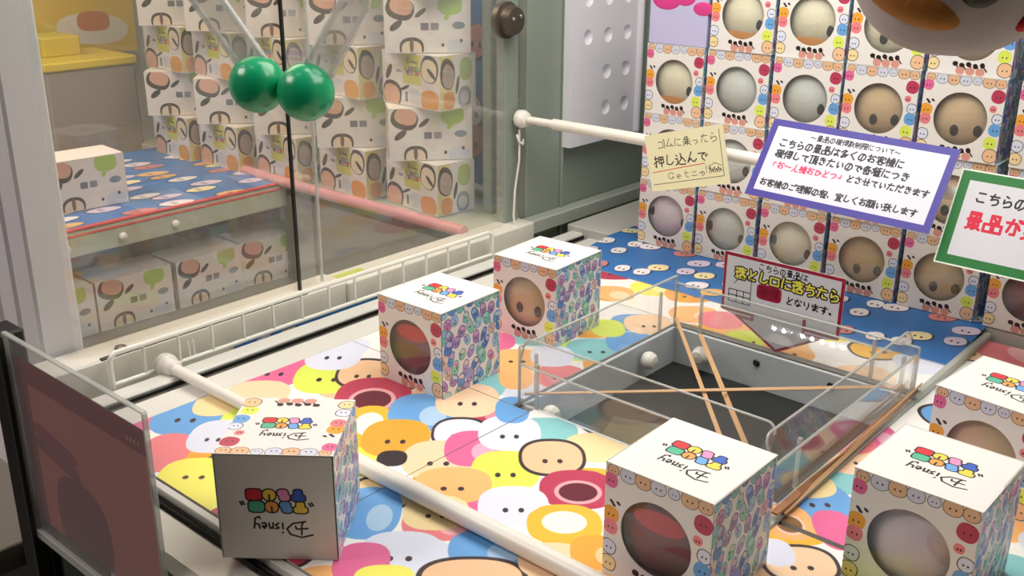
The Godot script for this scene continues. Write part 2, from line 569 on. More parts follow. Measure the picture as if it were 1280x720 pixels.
func tex_box_front(with_mark: bool) -> ImageTexture:
	var cv := Canvas.new(512, 536, Color(0.93, 0.92, 0.91))
	rng.seed = 5
	var e := 30.0
	blob_row(cv, Vector2(0, e), Vector2(512, e), 7, 34, 11)
	for side in [[Vector2(28, 80), Vector2(30, 130), "pink", 34.0], [Vector2(34, 240), Vector2(0, 0), "orange", 40.0], [Vector2(34, 300), Vector2(0, 0), "rose", 36.0], [Vector2(30, 400), Vector2(0, 0), "lilac", 34.0], [Vector2(30, 480), Vector2(0, 0), "sand", 36.0], [Vector2(470, 110), Vector2(0, 0), "crimson", 42.0], [Vector2(450, 190), Vector2(0, 0), "rose", 22.0], [Vector2(484, 250), Vector2(0, 0), "lilac", 30.0], [Vector2(480, 320), Vector2(0, 0), "blue", 40.0], [Vector2(462, 405), Vector2(0, 0), "lime", 40.0], [Vector2(474, 485), Vector2(0, 0), "tan", 42.0]]:
		var p: Vector2 = side[0]
		var rr: float = side[3]
		var c: Color = HUES[side[2]]
		if side[2] in ["lilac", "sand", "tan"]:
			cv.oval(p.x, p.y, rr + 4, rr + 4, 0.2, Color(0.2, 0.14, 0.14), 2.3)
		cv.oval(p.x, p.y, rr, rr, 0.2, c, 2.4)
		cv.oval(p.x - rr * 0.3, p.y + 4, 4, 5, 0, Color(0.15, 0.1, 0.1))
		cv.oval(p.x + rr * 0.3, p.y + 4, 4, 5, 0, Color(0.15, 0.1, 0.1))
	for x in [[36, 178], [70, 176], [46, 190]]:
		cv.oval(x[0], x[1], 12, 7, 0.6, Color(0.2, 0.16, 0.18))
	for k in 5:
		var x := 170.0 + k * 42
		cv.oval(x, 470 + (k % 2) * 8, 17, 15, 0.3 * k, Color(0.17, 0.1, 0.1), 2.2)
		cv.line(Vector2(x, 470), Vector2(x + 30, 505), 8, Color(0.17, 0.1, 0.1))
	for k in 3:
		cv.oval(205 + k * 62, 512, 28, 24, 0, Color(0.85, 0.6, 0.55), 2.3)
	if with_mark:
		mark(cv, Vector2(256, 255), 300, false)
	return cv.texture()

func tex_box_side() -> ImageTexture:
	var cv := Canvas.new(512, 536, Color(0.93, 0.92, 0.91))
	var cols := [Color(0.5, 0.78, 0.76), Color(0.42, 0.62, 0.88), Color(0.62, 0.8, 0.92), Color(0.66, 0.52, 0.76), Color(0.56, 0.82, 0.72), Color(0.8, 0.5, 0.72), Color(0.36, 0.52, 0.8), Color(0.72, 0.62, 0.84), Color(0.88, 0.74, 0.7)]
	rng.seed = 21
	for j in 8:
		for i in 7:
			var p := Vector2((i + 0.5 * (j % 2)) * 80 + rng.randf_range(-16, 16), j * 76 + rng.randf_range(-16, 16))
			var c: Color = cols[rng.randi() % cols.size()]
			var rx := rng.randf_range(20, 36)
			var ry := rng.randf_range(32, 54)
			var ro := rng.randf_range(-0.7, 0.7)
			cv.oval(p.x, p.y, rx + 3, ry + 3, ro, c.darkened(0.4), 2.3)
			cv.oval(p.x, p.y, rx, ry, ro, c, 2.3)
			var hat: Color = cols[rng.randi() % cols.size()].lerp(Color.WHITE, 0.3)
			cv.oval(p.x + ry * 0.5 * sin(ro), p.y - ry * 0.5 * cos(ro), rx * 0.75, ry * 0.32, ro, hat, 2.2)
			var q := p + Vector2(rng.randf_range(-1, 1) * 34, rng.randf_range(-1, 1) * 34)
			cv.path([q, q + Vector2(14, 20), q + Vector2(8, 40)], 6, cols[rng.randi() % cols.size()].darkened(0.3))
			for e in 2:
				cv.oval(p.x + rng.randf_range(-0.5, 0.5) * rx, p.y + rng.randf_range(-0.2, 0.6) * ry, 4, 5, 0, Color(0.15, 0.15, 0.28))
	return cv.texture()

func tex_lid() -> ImageTexture:
	var cv := Canvas.new(512, 512, Color(0.93, 0.92, 0.91))
	mark(cv, Vector2(266, 262), 345, true)
	return cv.texture()

# wide faces of the boxes in the next bay
func tex_carton(kind: int) -> ImageTexture:
	var cv := Canvas.new(512, 326, Color(0.88, 0.86, 0.84))
	var dark := Color(0.2, 0.15, 0.15)
	if kind == 0:
		cv.box(190, 8, 350, 190, Color(0.82, 0.8, 0.36))
		mark(cv, Vector2(270, 90), 150, false, 0.2)
		for o in [[85, 262, 76, 70, Color(0.86, 0.66, 0.56)], [424, 85, 66, 72, Color(0.9, 0.84, 0.74)]]:
			cv.oval(o[0], o[1], o[2] + 10, o[3] + 10, 0.2, dark, 2.4)
			cv.oval(o[0] - 4, o[1] + 10, o[2] - 2, o[3] - 4, 0.2, o[4], 2.4)
		cv.oval(60, 130, 20, 52, 0.5, dark)
		cv.oval(90, 50, 70, 34, 0, Color(0.96, 0.94, 0.95), 2.4)
		cv.oval(150, 118, 26, 10, 0, Color(0.66, 0.5, 0.7))
		cv.oval(425, 272, 80, 62, 0, Color(0.88, 0.6, 0.24), 2.6)
		cv.oval(205, 215, 44, 10, -0.4, dark)
		cv.box(205, 240, 228, 300, Color(0.4, 0.4, 0.45))
		cv.oval(290, 262, 50, 46, 0, Color(0.8, 0.8, 0.82), 3.0)
		cv.oval(440, 110, 46, 14, 0.7, dark)
	elif kind == 1:
		cv.oval(96, 66, 84, 66, 0.3, dark, 2.4)
		cv.oval(104, 52, 68, 50, 0.3, Color(0.84, 0.64, 0.54), 2.4)
		cv.oval(70, 165, 20, 44, 0.9, dark)
		cv.oval(215, 92, 14, 40, 0.9, dark)
		cv.oval(390, 46, 72, 58, 0, Color(0.64, 0.78, 0.32), 2.5)
		cv.oval(372, 112, 14, 26, 0.4, Color(0.64, 0.78, 0.32))
		cv.oval(440, 165, 38, 22, 0, Color(0.45, 0.52, 0.58))
		cv.box(215, 150, 262, 192, Color(0.4, 0.42, 0.48))
		cv.box(275, 150, 322, 192, Color(0.5, 0.5, 0.55))
		cv.oval(160, 296, 72, 62, 0, dark, 2.4)
		cv.oval(160, 308, 60, 54, 0, Color(0.9, 0.82, 0.72), 2.4)
		cv.oval(160, 280, 12, 44, 0, Color(0.45, 0.3, 0.26))
		cv.oval(430, 290, 64, 44, 0, Color(0.8, 0.82, 0.87), 2.4)
		for d in [[345, 280], [455, 255]]:
			cv.oval(d[0], d[1], 9, 11, 0, dark)
	else:
		cv.box(0, 0, 180, 326, Color(0.86, 0.8, 0.5))
		cv.oval(110, 110, 100, 90, 0.3, dark, 2.4)
		cv.oval(118, 124, 80, 70, 0.3, Color(0.7, 0.62, 0.58), 2.4)
		cv.oval(370, 90, 90, 70, 0, Color(0.66, 0.75, 0.46), 2.4)
		cv.oval(130, 270, 80, 54, 0, Color(0.86, 0.58, 0.26), 2.6)
		cv.oval(350, 260, 90, 66, 0, Color(0.55, 0.58, 0.62), 2.4)
		cv.oval(350, 262, 60, 40, 0, Color(0.75, 0.76, 0.78), 2.4)
		cv.oval(250, 180, 20, 60, 0.4, dark)
	return cv.texture()

func tex_deck() -> ImageTexture:
	# one square metre and a bit of printed sheet: x -1.2 .. 0.08, z -0.5 .. -1.78
	var n := 1900
	var cv := Canvas.new(n, n, Color(0.97, 0.965, 0.96))
	var k := n / 1.28
	var rot := -0.72
	var names := ["blue", "rose", "lilac", "yellow", "sand", "pink", "peach", "lime", "tan", "crimson", "gold", "orange", "teal", "apricot", "lilac", "peach"]
	var styles := ["dots", "plain", "patch", "rim", "dots", "plain"]
	rng.seed = 33
	for j in range(0, 17):
		for i in range(0, 16):
			var x := (i + 0.5 * (j % 2)) * 0.082 + rng.randf_range(-0.012, 0.012)
			var z := j * 0.078 + rng.randf_range(-0.012, 0.012)
			if rng.randf() < 0.22:
				continue
			bean(cv, x * k, z * k, 0.042 * k, 0.038 * k, rot, names[rng.randi() % names.size()], styles[rng.randi() % styles.size()])
	for o in DECK_BEANS:
		bean(cv, (o[0] + 1.2) * k, (o[1] + 1.78) * k, o[2] * k * 1.08, o[3] * k * 1.08, rot, o[4], o[5])
	return cv.texture()

func tex_blue(seed_: int, bare := 0.3) -> ImageTexture:
	var cv := Canvas.new(768, 512, Color(0.2, 0.45, 0.72))
	rng.seed = seed_
	for j in 7:
		for i in 10:
			if rng.randf() < bare:
				continue
			var c: Color = [Color(0.92, 0.9, 0.92), Color(0.9, 0.72, 0.45), Color(0.85, 0.8, 0.9), Color(0.8, 0.5, 0.5), Color(0.95, 0.9, 0.7)][rng.randi() % 5]
			var p := Vector2(i * 80 + rng.randf_range(0, 40), j * 76 + rng.randf_range(0, 40))
			var rx := rng.randf_range(20, 34)
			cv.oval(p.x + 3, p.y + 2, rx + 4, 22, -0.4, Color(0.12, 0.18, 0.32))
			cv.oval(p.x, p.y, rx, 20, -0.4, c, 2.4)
			for s in [-8, 8]:
				cv.oval(p.x + s, p.y + 4, 3, 4, 0, Color(0.15, 0.12, 0.15))
	return cv.texture()

func tex_blue_notice() -> ImageTexture:
	var cv := Canvas.new(1200, 540, Color(0.24, 0.2, 0.6))
	cv.box(46, 46, 1154, 494, Color(0.86, 0.86, 0.92))
	var ink := Color(0.08, 0.08, 0.12)
	write(cv, "〜景品の獲得数制限について〜", Vector2(290, 66), 40, 5.5, ink)
	write(cv, "こちらの景品は多くのお客様に", Vector2(100, 128), 56, 9.0, ink)
	write(cv, "獲得して頂きたいので各種につき", Vector2(100, 204), 56, 9.0, ink)
	write(cv, "「お一人様おひとつ」", Vector2(90, 284), 49, 8.0, Color(0.9, 0.2, 0.4))
	write(cv, "とさせていただきます", Vector2(610, 284), 49, 8.0, ink)
	write(cv, "お客様のご理解の程、宜しくお願い致します", Vector2(70, 412), 49, 8.0, ink)
	return cv.texture()

func tex_green_notice() -> ImageTexture:
	var cv := Canvas.new(1100, 520, Color(0.93, 0.96, 0.93))
	cv.box(8, 8, 1092, 512, Color(0.1, 0.46, 0.2))
	cv.box(56, 56, 1044, 464, Color(0.84, 0.84, 0.88))
	write(cv, "こちらの入", Vector2(110, 110), 62, 9, Color(0.08, 0.08, 0.1))
	write(cv, "景品が完", Vector2(96, 222), 92, 15, Color(0.85, 0.1, 0.25))
	return cv.texture()

func tex_yellow_card() -> ImageTexture:
	var cv := Canvas.new(640, 420, Color(0.96, 0.94, 0.79))
	var ink := Color(0.18, 0.17, 0.15)
	write(cv, "ゴムに乗ったら", Vector2(95, 50), 68, 4.5, ink)
	write(cv, "押し込んで", Vector2(50, 165), 86, 8.5, ink)
	cv.path([Vector2(30, 282), Vector2(250, 268), Vector2(460, 258)], 6, Color(0.85, 0.35, 0.3))
	write(cv, "Getニゃ", Vector2(150, 292), 60, 4, ink)
	write(cv, "!!", Vector2(440, 270), 56, 4.5, ink, Vector2(0.4, 0))
	cv.path([Vector2(20, 372), Vector2(600, 362), Vector2(606, 30)], 4, ink)
	# scribbled doodle in the corner
	for k in 6:
		cv.path([Vector2(490 + k * 16, 330), Vector2(500 + k * 16, 290 + (k % 2) * 14), Vector2(510 + k * 16, 326)], 5, ink)
	cv.path([Vector2(500, 282), Vector2(540, 262), Vector2(590, 286)], 4, ink)
	return cv.texture()

func tex_red_notice() -> ImageTexture:
	# 0.194 wide, 0.141 tall: notice with a down arrow below it
	var cv := Canvas.new(1000, 727, Color(0.86, 0.86, 0.9))
	var red := Color(0.62, 0.08, 0.24)
	var ink := Color(0.1, 0.1, 0.16)
	cv.path([Vector2(14, 14), Vector2(986, 14), Vector2(986, 472), Vector2(716, 472), Vector2(716, 408)], 28, red)
	cv.path([Vector2(14, 14), Vector2(14, 472), Vector2(284, 472), Vector2(284, 512), Vector2(140, 512), Vector2(506, 712), Vector2(860, 512), Vector2(716, 512), Vector2(716, 472)], 24, red)
	write(cv, "こちらの景品は", Vector2(300, 40), 56, 7, ink)
	for pass_ in 2:
		write(cv, "落とし口に落ちたら", Vector2(110, 110), 92, 34 if pass_ == 0 else 14, ink if pass_ == 0 else Color(0.93, 0.9, 0.35))
	cv.oval(405, 262, 105, 62, 0, red, 5.0)
	write(cv, "獲得", Vector2(318, 222), 82, 12, Color(0.5, 0.04, 0.14))
	write(cv, "となります。", Vector2(548, 250), 66, 10, ink)
	# small picture of a prize chute
	cv.path([Vector2(100, 250), Vector2(130, 210), Vector2(190, 190), Vector2(250, 188), Vector2(250, 300)], 6, ink)
	for y in [300, 345, 400]:
		cv.line(Vector2(60, y), Vector2(250, y), 7, ink)
	for x in [60, 130, 190, 250]:
		cv.line(Vector2(x, 300), Vector2(x, 400), 7, ink)
	return cv.texture()

func tex_poster() -> ImageTexture:
	var cv := Canvas.new(640, 480, Color(0.72, 0.4, 0.36))
	cv.box(0, 0, 640, 66, Color(0.5, 0.07, 0.17))
	cv.box(0, 0, 60, 480, Color(0.45, 0.1, 0.18))
	cv.oval(170, 200, 110, 20, 0.15, Color(0.55, 0.1, 0.25), 4.0)
	cv.oval(170, 240, 120, 20, 0.15, Color(0.5, 0.08, 0.22), 4.0)
	cv.oval(270, 400, 140, 130, 0, Color(0.45, 0.18, 0.22), 2.5)
	for k in 9:
		cv.oval(210 + k * 20, 50 + (k % 3), 9, 6, 0.2, Color(0.5, 0.16, 0.2), 3.0)
	for k in 4:
		cv.oval(560 + k * 16, 44, 5, 7, 0.2, Color(0.72, 0.5, 0.5), 3.0)
	return cv.texture()

func tex_yellow_poster() -> ImageTexture:
	var cv := Canvas.new(512, 384, Color(0.95, 0.8, 0.2))
	for k in 5:
		cv.oval(40 + k * 26, 60 + (k % 2) * 40, 26, 12, 0.8, Color(0.25, 0.18, 0.1))
	cv.oval(330, 280, 150, 62, 0.1, Color(0.97, 0.95, 0.9), 2.2)
	cv.oval(335, 250, 68, 40, 0.05, Color(0.86, 0.5, 0.2), 3.0)
	return cv.texture()
var DECK_BEANS := [
	[-1.125, -0.642, 0.042, 0.049, "blue", "dots"],
	[-1.063, -0.569, 0.029, 0.045, "rose", "plain"],
	[-1.052, -0.634, 0.030, 0.040, "lilac", "dots"],
	[-0.989, -0.566, 0.040, 0.035, "yellow", "dots"],
	[-1.128, -0.687, 0.027, 0.033, "sand", "plain"],
	[-1.156, -0.806, 0.041, 0.052, "pink", "dots"],
	[-1.113, -0.743, 0.041, 0.039, "peach", "plain"],
	[-1.086, -0.844, 0.044, 0.053, "lime", "dots"],
	[-1.056, -0.885, 0.037, 0.048, "tan", "rim"],
	[-0.988, -0.842, 0.048, 0.057, "crimson", "ring"],
	[-1.138, -0.899, 0.039, 0.052, "lilac", "dots"],
	[-0.929, -0.782, 0.029, 0.053, "gold", "white"],
	[-0.906, -0.855, 0.041, 0.051, "blue", "patch"],
	[-0.879, -0.784, 0.040, 0.046, "orange", "dots"],
	[-0.910, -0.973, 0.034, 0.051, "teal", "plain"],
	[-0.885, -0.921, 0.040, 0.048, "peach", "dots"],
	[-0.828, -0.847, 0.034, 0.040, "lilac", "rim"],
	[-0.800, -0.781, 0.041, 0.044, "peach", "dots"],
	[-0.788, -0.829, 0.033, 0.042, "pink", "patch"],
	[-0.781, -0.889, 0.037, 0.044, "lilac", "dots"],
	[-0.844, -0.745, 0.017, 0.018, "black", "plain"],
	[-0.821, -0.940, 0.021, 0.036, "blue", "plain"],
	[-0.722, -0.815, 0.038, 0.044, "lime", "dots"],
	[-0.701, -0.877, 0.038, 0.043, "tan", "rim"],
	[-0.632, -0.839, 0.041, 0.040, "crimson", "ring"],
	[-0.746, -0.750, 0.042, 0.037, "apricot", "dots"],
	[-0.664, -0.763, 0.037, 0.039, "lilac", "dots"],
	[-0.598, -0.772, 0.038, 0.037, "gold", "white"],
	[-0.719, -0.696, 0.034, 0.033, "sand", "dots"],
	[-0.774, -0.647, 0.033, 0.049, "blue", "patch"],
	[-0.691, -0.616, 0.041, 0.038, "lilac", "dots"],
	[-0.709, -0.579, 0.027, 0.033, "pink", "plain"],
	[-0.628, -0.684, 0.040, 0.033, "blue", "patch"],
	[-0.607, -0.635, 0.052, 0.034, "tan", "rim"],
	[-0.673, -0.577, 0.028, 0.020, "yellow", "plain"],
	[-0.566, -0.712, 0.033, 0.029, "peach", "plain"],
	[-0.541, -0.753, 0.025, 0.029, "orange", "patch"],
	[-0.414, -1.000, 0.036, 0.038, "blue", "dots"],
	[-0.419, -0.939, 0.025, 0.033, "apricot", "ring"],
	[-0.372, -0.959, 0.022, 0.036, "pink", "plain"],
	[-0.373, -0.876, 0.037, 0.032, "peach", "rim"],
	[-0.401, -0.878, 0.017, 0.023, "lilac", "plain"],
	[-0.428, -1.193, 0.026, 0.034, "pink", "patch"],
	[-0.428, -1.111, 0.029, 0.031, "peach", "dots"],
	[-0.442, -1.023, 0.033, 0.028, "sand", "plain"],
	[-0.487, -1.215, 0.037, 0.037, "lilac", "dots"],
	[-0.461, -1.155, 0.041, 0.038, "rose", "dots"],
	[-0.803, -1.150, 0.045, 0.041, "orange", "patch"],
	[-0.859, -1.175, 0.042, 0.040, "teal", "dots"],
	[-0.834, -1.234, 0.037, 0.039, "blue", "plain"],
	[-0.858, -1.313, 0.036, 0.039, "peach", "dots"],
	[-0.887, -1.023, 0.023, 0.041, "apricot", "plain"],
	[-0.840, -1.065, 0.034, 0.036, "rose", "dots"],
	[-0.893, -1.112, 0.030, 0.036, "lilac", "plain"],
	[-0.896, -1.256, 0.025, 0.034, "lime", "plain"],
	[-0.780, -1.274, 0.037, 0.035, "orange", "plain"],
	[-0.706, -1.362, 0.031, 0.036, "lime", "dots"],
	[-0.781, -1.406, 0.033, 0.036, "rose", "plain"],
	[-0.638, -1.361, 0.036, 0.035, "apricot", "dots"],
	[-0.516, -1.356, 0.040, 0.035, "peach", "plain"],
	[-0.377, -1.119, 0.029, 0.030, "crimson", "ring"],
	[-0.389, -1.585, 0.043, 0.058, "rose", "patch"],
	[-0.370, -1.487, 0.035, 0.046, "gold", "plain"],
]

func _ready() -> void:
	# ---- camera
	var cam := Camera3D.new()
	cam.name = "camera"
	cam.fov = 30.87
	cam.near = 0.02
	cam.keep_aspect = Camera3D.KEEP_HEIGHT
	add_child(cam)
	cam.transform = Transform3D(Basis(Vector3(0.7512, 0.0052, -0.66), Vector3(-0.2311, 0.9387, -0.2557), Vector3(0.6182, 0.3446, 0.7064)).orthonormalized(), Vector3(0, 0.6307, 0))
	cam.current = true
	# ---- environment
	var env := Environment.new()
	env.background_mode = Environment.BG_COLOR
	env.background_color = Color(0.03, 0.03, 0.035)
	env.tonemap_mode = Environment.TONE_MAPPER_LINEAR
	env.tonemap_exposure = 1.27
	env.sdfgi_enabled = true
	env.ssao_enabled = true
	env.ssil_enabled = true
	var we := WorldEnvironment.new()
	we.name = "world_environment"
	we.environment = env
	add_child(we)
	# ---- large lamps: the lit ceilings of the two bays and an unseen fill panel added in the hall
	area_lamp("bay_light", Vector3(-0.7, 1.03, -1.18), Vector2(0.9, 0.66), 0.68, Color(1.0, 0.985, 0.95), "flat white light panel in the ceiling of the middle bay")
	area_lamp("bay_light", Vector3(-1.95, 1.03, -1.05), Vector2(0.8, 0.6), 0.34, Color(1.0, 0.9, 0.78), "flat warm light panel in the ceiling of the bay behind the glass")
	area_lamp("hall_fill_light", Vector3(-2.5, 2.25, 0.9), Vector2(1.6, 1.2), 4.6, Color(1.0, 0.95, 0.92), "unseen fill light panel added on the hall ceiling before the machine")
	led_strip()
	make_materials()
	build_shell()
	build_deck()
	build_chute()
	build_boxes()
	build_next_bay()
	build_fittings()
	build_notices()
	build_claw()

func area_lamp(called: String, at: Vector3, size: Vector2, energy: float, c: Color, label: String) -> void:
	var t := thing(called, label, "light", at)
	put("frame", box_mesh(Vector3(size.x + 0.05, 0.02, size.y + 0.05), 0.003), mat(Color(0.8, 0.8, 0.8)), t, Vector3(0, 0.012, 0))
	var g := mat(Color(1, 1, 1))
	g.emission_enabled = true
	g.emission = c
	g.emission_energy_multiplier = 1.5
	put("diffuser", box_mesh(Vector3(size.x, 0.006, size.y), 0.001), g, t)
	var l := AreaLight3D.new()
	l.name = "lamp"
	l.area_size = size
	l.light_energy = energy
	l.light_color = c
	l.shadow_enabled = true
	l.area_range = 8.0
	t.add_child(l)
	l.position = Vector3(0, -0.006, 0)
	l.rotation.x = -PI / 2

func led_strip() -> void:
	var t := thing("led_strip", "short strip of eight small white lamps under the machine's ceiling", "light", Vector3(-1.093, 1.008, -0.589))
	put("strip", box_mesh(Vector3(0.24, 0.006, 0.014), 0.001), mat(Color(0.85, 0.85, 0.85)), t)
	var g := mat(Color(1, 1, 1))
	g.emission_enabled = true
	g.emission = Color(0.95, 0.97, 1.0)
	g.emission_energy_multiplier = 60.0
	var bulb := ellipsoid(Vector3(0.005, 0.004, 0.005), 14, 8)
	for k in 8:
		put("led", bulb, g, t, Vector3(-0.0974 + k * 0.02783, -0.005, 0))

func make_materials() -> void:
	M.deck = printed(tex_deck(), 0.3)
	M.deck_edge = mat(Color(0.75, 0.74, 0.72), 0.5)
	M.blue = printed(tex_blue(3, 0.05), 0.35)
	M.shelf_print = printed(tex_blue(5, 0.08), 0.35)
	M.blue2 = printed(tex_blue(9), 0.4)
	M.front = printed(tex_box_front(false), 0.4)
	M.back = printed(tex_box_front(true), 0.4)
	M.side = printed(tex_box_side(), 0.35)
	M.lid = printed(tex_lid(), 0.45)
	M.card = mat(Color(0.86, 0.84, 0.82), 0.7)
	M.film = clear(Color(0.95, 0.96, 0.97), 0.06, 0.03)
	M.carton0 = printed(tex_carton(0), 0.4)
	M.carton1 = printed(tex_carton(1), 0.4)
	M.carton2 = printed(tex_carton(2), 0.4)
	M.carton_top = mat(Color(0.93, 0.91, 0.88), 0.5)
	M.white_metal = mat(Color(0.86, 0.86, 0.84), 0.35)
	M.wire = mat(Color(0.93, 0.93, 0.9), 0.3)
	M.plastic = mat(Color(0.92, 0.91, 0.88), 0.35)
	M.post = mat(Color(0.88, 0.88, 0.9), 0.4)
	M.groove = mat(Color(0.42, 0.43, 0.46), 0.5)
	M.steel = mat(Color(0.62, 0.62, 0.62), 0.28, 0.9)
	M.black = mat(Color(0.04, 0.04, 0.045), 0.35)
	M.cream = mat(Color(0.88, 0.87, 0.83), 0.4)
	M.glass = clear(Color(0.82, 0.84, 0.8), 0.07, 0.02)
	M.glass_edge = mat(Color(0.12, 0.14, 0.13), 0.2)
	M.acrylic = clear(Color(0.86, 0.88, 0.87), 0.045, 0.02)
	M.acrylic_edge = clear(Color(0.8, 0.82, 0.8), 0.5, 0.12)
	M.chute_grey = mat(Color(0.78, 0.81, 0.83), 0.5)
	M.chute_dark = mat(Color(0.1, 0.11, 0.11), 0.6)
	M.side_grey = mat(Color(0.56, 0.6, 0.56), 0.25)
	M.side_dark = mat(Color(0.16, 0.18, 0.17), 0.3)
	M.side_light = mat(Color(0.7, 0.72, 0.69), 0.25)
	M.perforated = mat(Color(0.93, 0.92, 0.96), 0.4)
	M.hall_wall = mat(Color(0.5, 0.45, 0.42), 0.8)
	M.hall_floor = mat(Color(0.3, 0.28, 0.28), 0.6)
	M.hall_ceiling = mat(Color(0.7, 0.7, 0.7), 0.8)
	M.rubber = mat(Color(0.78, 0.62, 0.45), 0.5)
	M.rubber2 = mat(Color(0.66, 0.46, 0.32), 0.5)
	M.green = mat(Color(0.06, 0.62, 0.42), 0.22)
	M.claw_clear = clear(Color(0.9, 0.91, 0.9), 0.3, 0.05)
	M.pink_tube = mat(Color(0.86, 0.6, 0.6), 0.35)
	M.red = mat(Color(0.86, 0.25, 0.22), 0.4)
	M.pale_green = mat(Color(0.74, 0.76, 0.68), 0.4)
	M.bay_floor = mat(Color(0.5, 0.48, 0.44), 0.3)
	M.brown_metal = mat(Color(0.36, 0.32, 0.28), 0.35, 0.5)
	M.eye = mat(Color(0.1, 0.07, 0.06), 0.5)
	for p in [["tan", Color(0.8, 0.7, 0.56)], ["cream", Color(0.88, 0.86, 0.76)], ["grey", Color(0.8, 0.82, 0.8)], ["maroon", Color(0.45, 0.1, 0.14)], ["orange", Color(0.75, 0.5, 0.22)], ["lilac", Color(0.86, 0.8, 0.84)], ["red", Color(0.75, 0.08, 0.12)], ["white", Color(0.82, 0.78, 0.78)]]:
		var m := grainy(mat(p[1], 0.9), 0.05, 0.05)
		m.rim_enabled = true
		m.rim = 0.3
		M["plush_" + p[0]] = m

func build_shell() -> void:
	# the hall
	wall_mesh("floor", Vector3(6.4, 0.06, 5.6), Vector3(-0.8, -0.98, 0.2), M.hall_floor)
	wall_mesh("ceiling", Vector3(6.4, 0.06, 5.6), Vector3(-0.8, 2.32, 0.2), M.hall_ceiling)
	wall_mesh("wall_back", Vector3(6.4, 3.3, 0.06), Vector3(-0.8, 0.67, -2.6), M.hall_wall)
	wall_mesh("wall_front", Vector3(6.4, 3.3, 0.06), Vector3(-0.8, 0.67, 3.0), M.hall_wall)
	wall_mesh("wall_left", Vector3(0.06, 3.3, 5.6), Vector3(-4.0, 0.67, 0.2), M.hall_wall)
	wall_mesh("wall_right", Vector3(0.06, 3.3, 5.6), Vector3(2.4, 0.67, 0.2), M.hall_wall)
	# the machine's own shell
	var t := struct("trim_1")
	put("machine_ceiling", box_mesh(Vector3(3.2, 0.05, 1.56), 0.002), M.white_metal, t, Vector3(-1.15, 1.085, -1.22))
	put("machine_back", box_mesh(Vector3(3.2, 2.0, 0.04), 0.002), M.side_light, t, Vector3(-1.15, 0.09, -2.0))
	put("machine_right_side", box_mesh(Vector3(0.04, 2.0, 1.5), 0.002), M.side_light, t, Vector3(0.42, 0.09, -1.24))
	put("lower_front", box_mesh(Vector3(3.1, 0.7, 0.03), 0.002), M.side_dark, t, Vector3(-1.15, -0.56, -0.5))
	# side wall of the bay behind the sliding glass
	var s := struct("wall_side")
	for q in [[-1.50, -1.54, "side_grey", 0.0], [-1.536, -1.569, "side_grey", -0.07], [-1.565, -1.672, "side_grey", 0.0], [-1.672, -1.68, "side_grey", 0.006], [-1.68, -1.98, "side_grey", -0.004]]:
		put("side_panel", box_mesh(Vector3(0.024, 1.15, q[0] - q[1]), 0.002), M[q[2]], s, Vector3(-1.345 + q[3], 0.485, (q[0] + q[1]) / 2))
	put("side_skirt", box_mesh(Vector3(0.03, 0.03, 0.46), 0.003), M.side_light, s, Vector3(-1.32, 0.015, -1.74))
	# pressed plastic panel with round dimples
	var pp := thing("dimpled_panel", "white plastic panel with rows of round dimples on the side wall", "panel", Vector3(-1.318, 0.16, -1.785))
	var holes := []
	for k in 3:
		for j in 6:
			if not ((k == 0 and j in [0, 1]) or false):
				holes.append(Vector2(-0.062 + k * 0.068, 0.07 + j * 0.075))
	var board := CSGBox3D.new()
	board.name = "panel_board"
	board.size = Vector3(0.022, 0.7, 0.225)
	board.material = M.perforated
	pp.add_child(board)
	board.position = Vector3(0, 0.35, 0)
	for h in holes:
		var cut := CSGSphere3D.new()
		cut.name = "dimple"
		cut.radius = 0.017
		cut.radial_segments = 20
		cut.rings = 12
		cut.operation = CSGShape3D.OPERATION_SUBTRACTION
		cut.material = M.perforated
		board.add_child(cut, true)
		cut.position = Vector3(0.018, h.y - 0.35, -h.x)
	put("panel_flange", box_mesh(Vector3(0.03, 0.7, 0.012), 0.003), M.perforated, pp, Vector3(0.006, 0.35, -0.118))
	var kb := thing("side_lamp", "round dark fitting high on the side wall above the rod", "fitting", Vector3(-1.33, 0.43, -1.49))
	put("housing", lathe([Vector2(0, 0.035), Vector2(0.024, 0.033), Vector2(0.028, 0.025), Vector2(0.028, 0.0)], 24), M.brown_metal, kb, Vector3.ZERO, Basis(Vector3(0, 0, 1), -PI / 2))
	put("collar", lathe([Vector2(0.034, 0.0), Vector2(0.034, 0.012), Vector2(0.028, 0.014)], 24), M.brown_metal, kb, Vector3.ZERO, Basis(Vector3(0, 0, 1), -PI / 2))
	for k in 2:
		put("stud", ellipsoid(Vector3(0.004, 0.004, 0.004), 10, 6), M.steel, kb, Vector3(0.035, 0.008 - k * 0.004, -0.01 + k * 0.02))
	# ledge between the bays with the sliding glass on it
	var l := struct("trim_2")
	put("ledge", box_mesh(Vector3(0.06, 0.34, 0.56), 0.003), M.cream, l, Vector3(-1.328, -0.135, -0.78))
	put("ledge", box_mesh(Vector3(0.06, 0.336, 0.49), 0.003), M.cream, l, Vector3(-1.328, -0.137, -1.307))
	put("ledge_slot", box_mesh(Vector3(0.006, 0.004, 0.36), 0.001), M.black, l, Vector3(-1.302, 0.0345, -0.8))
	put("ledge_bolt", lathe([Vector2(0.0, 0.004), Vector2(0.008, 0.003), Vector2(0.009, 0.0)], 14), M.steel, l, Vector3(-1.318, 0.035, -0.66))
	put("ledge_label", box_mesh(Vector3(0.03, 0.001, 0.07), 0.0002), mat(Color(0.75, 0.82, 0.3)), l, Vector3(-1.325, 0.032, -1.09))
	var g := thing("glass_partition", "tall clear sliding glass panes between the two bays", "glass", Vector3(-1.325, 0.034, -1.0))
	put("pane", box_mesh(Vector3(0.004, 1.02, 0.42), 0.0005), M.glass, g, Vector3(-0.004, 0.51, 0.19))
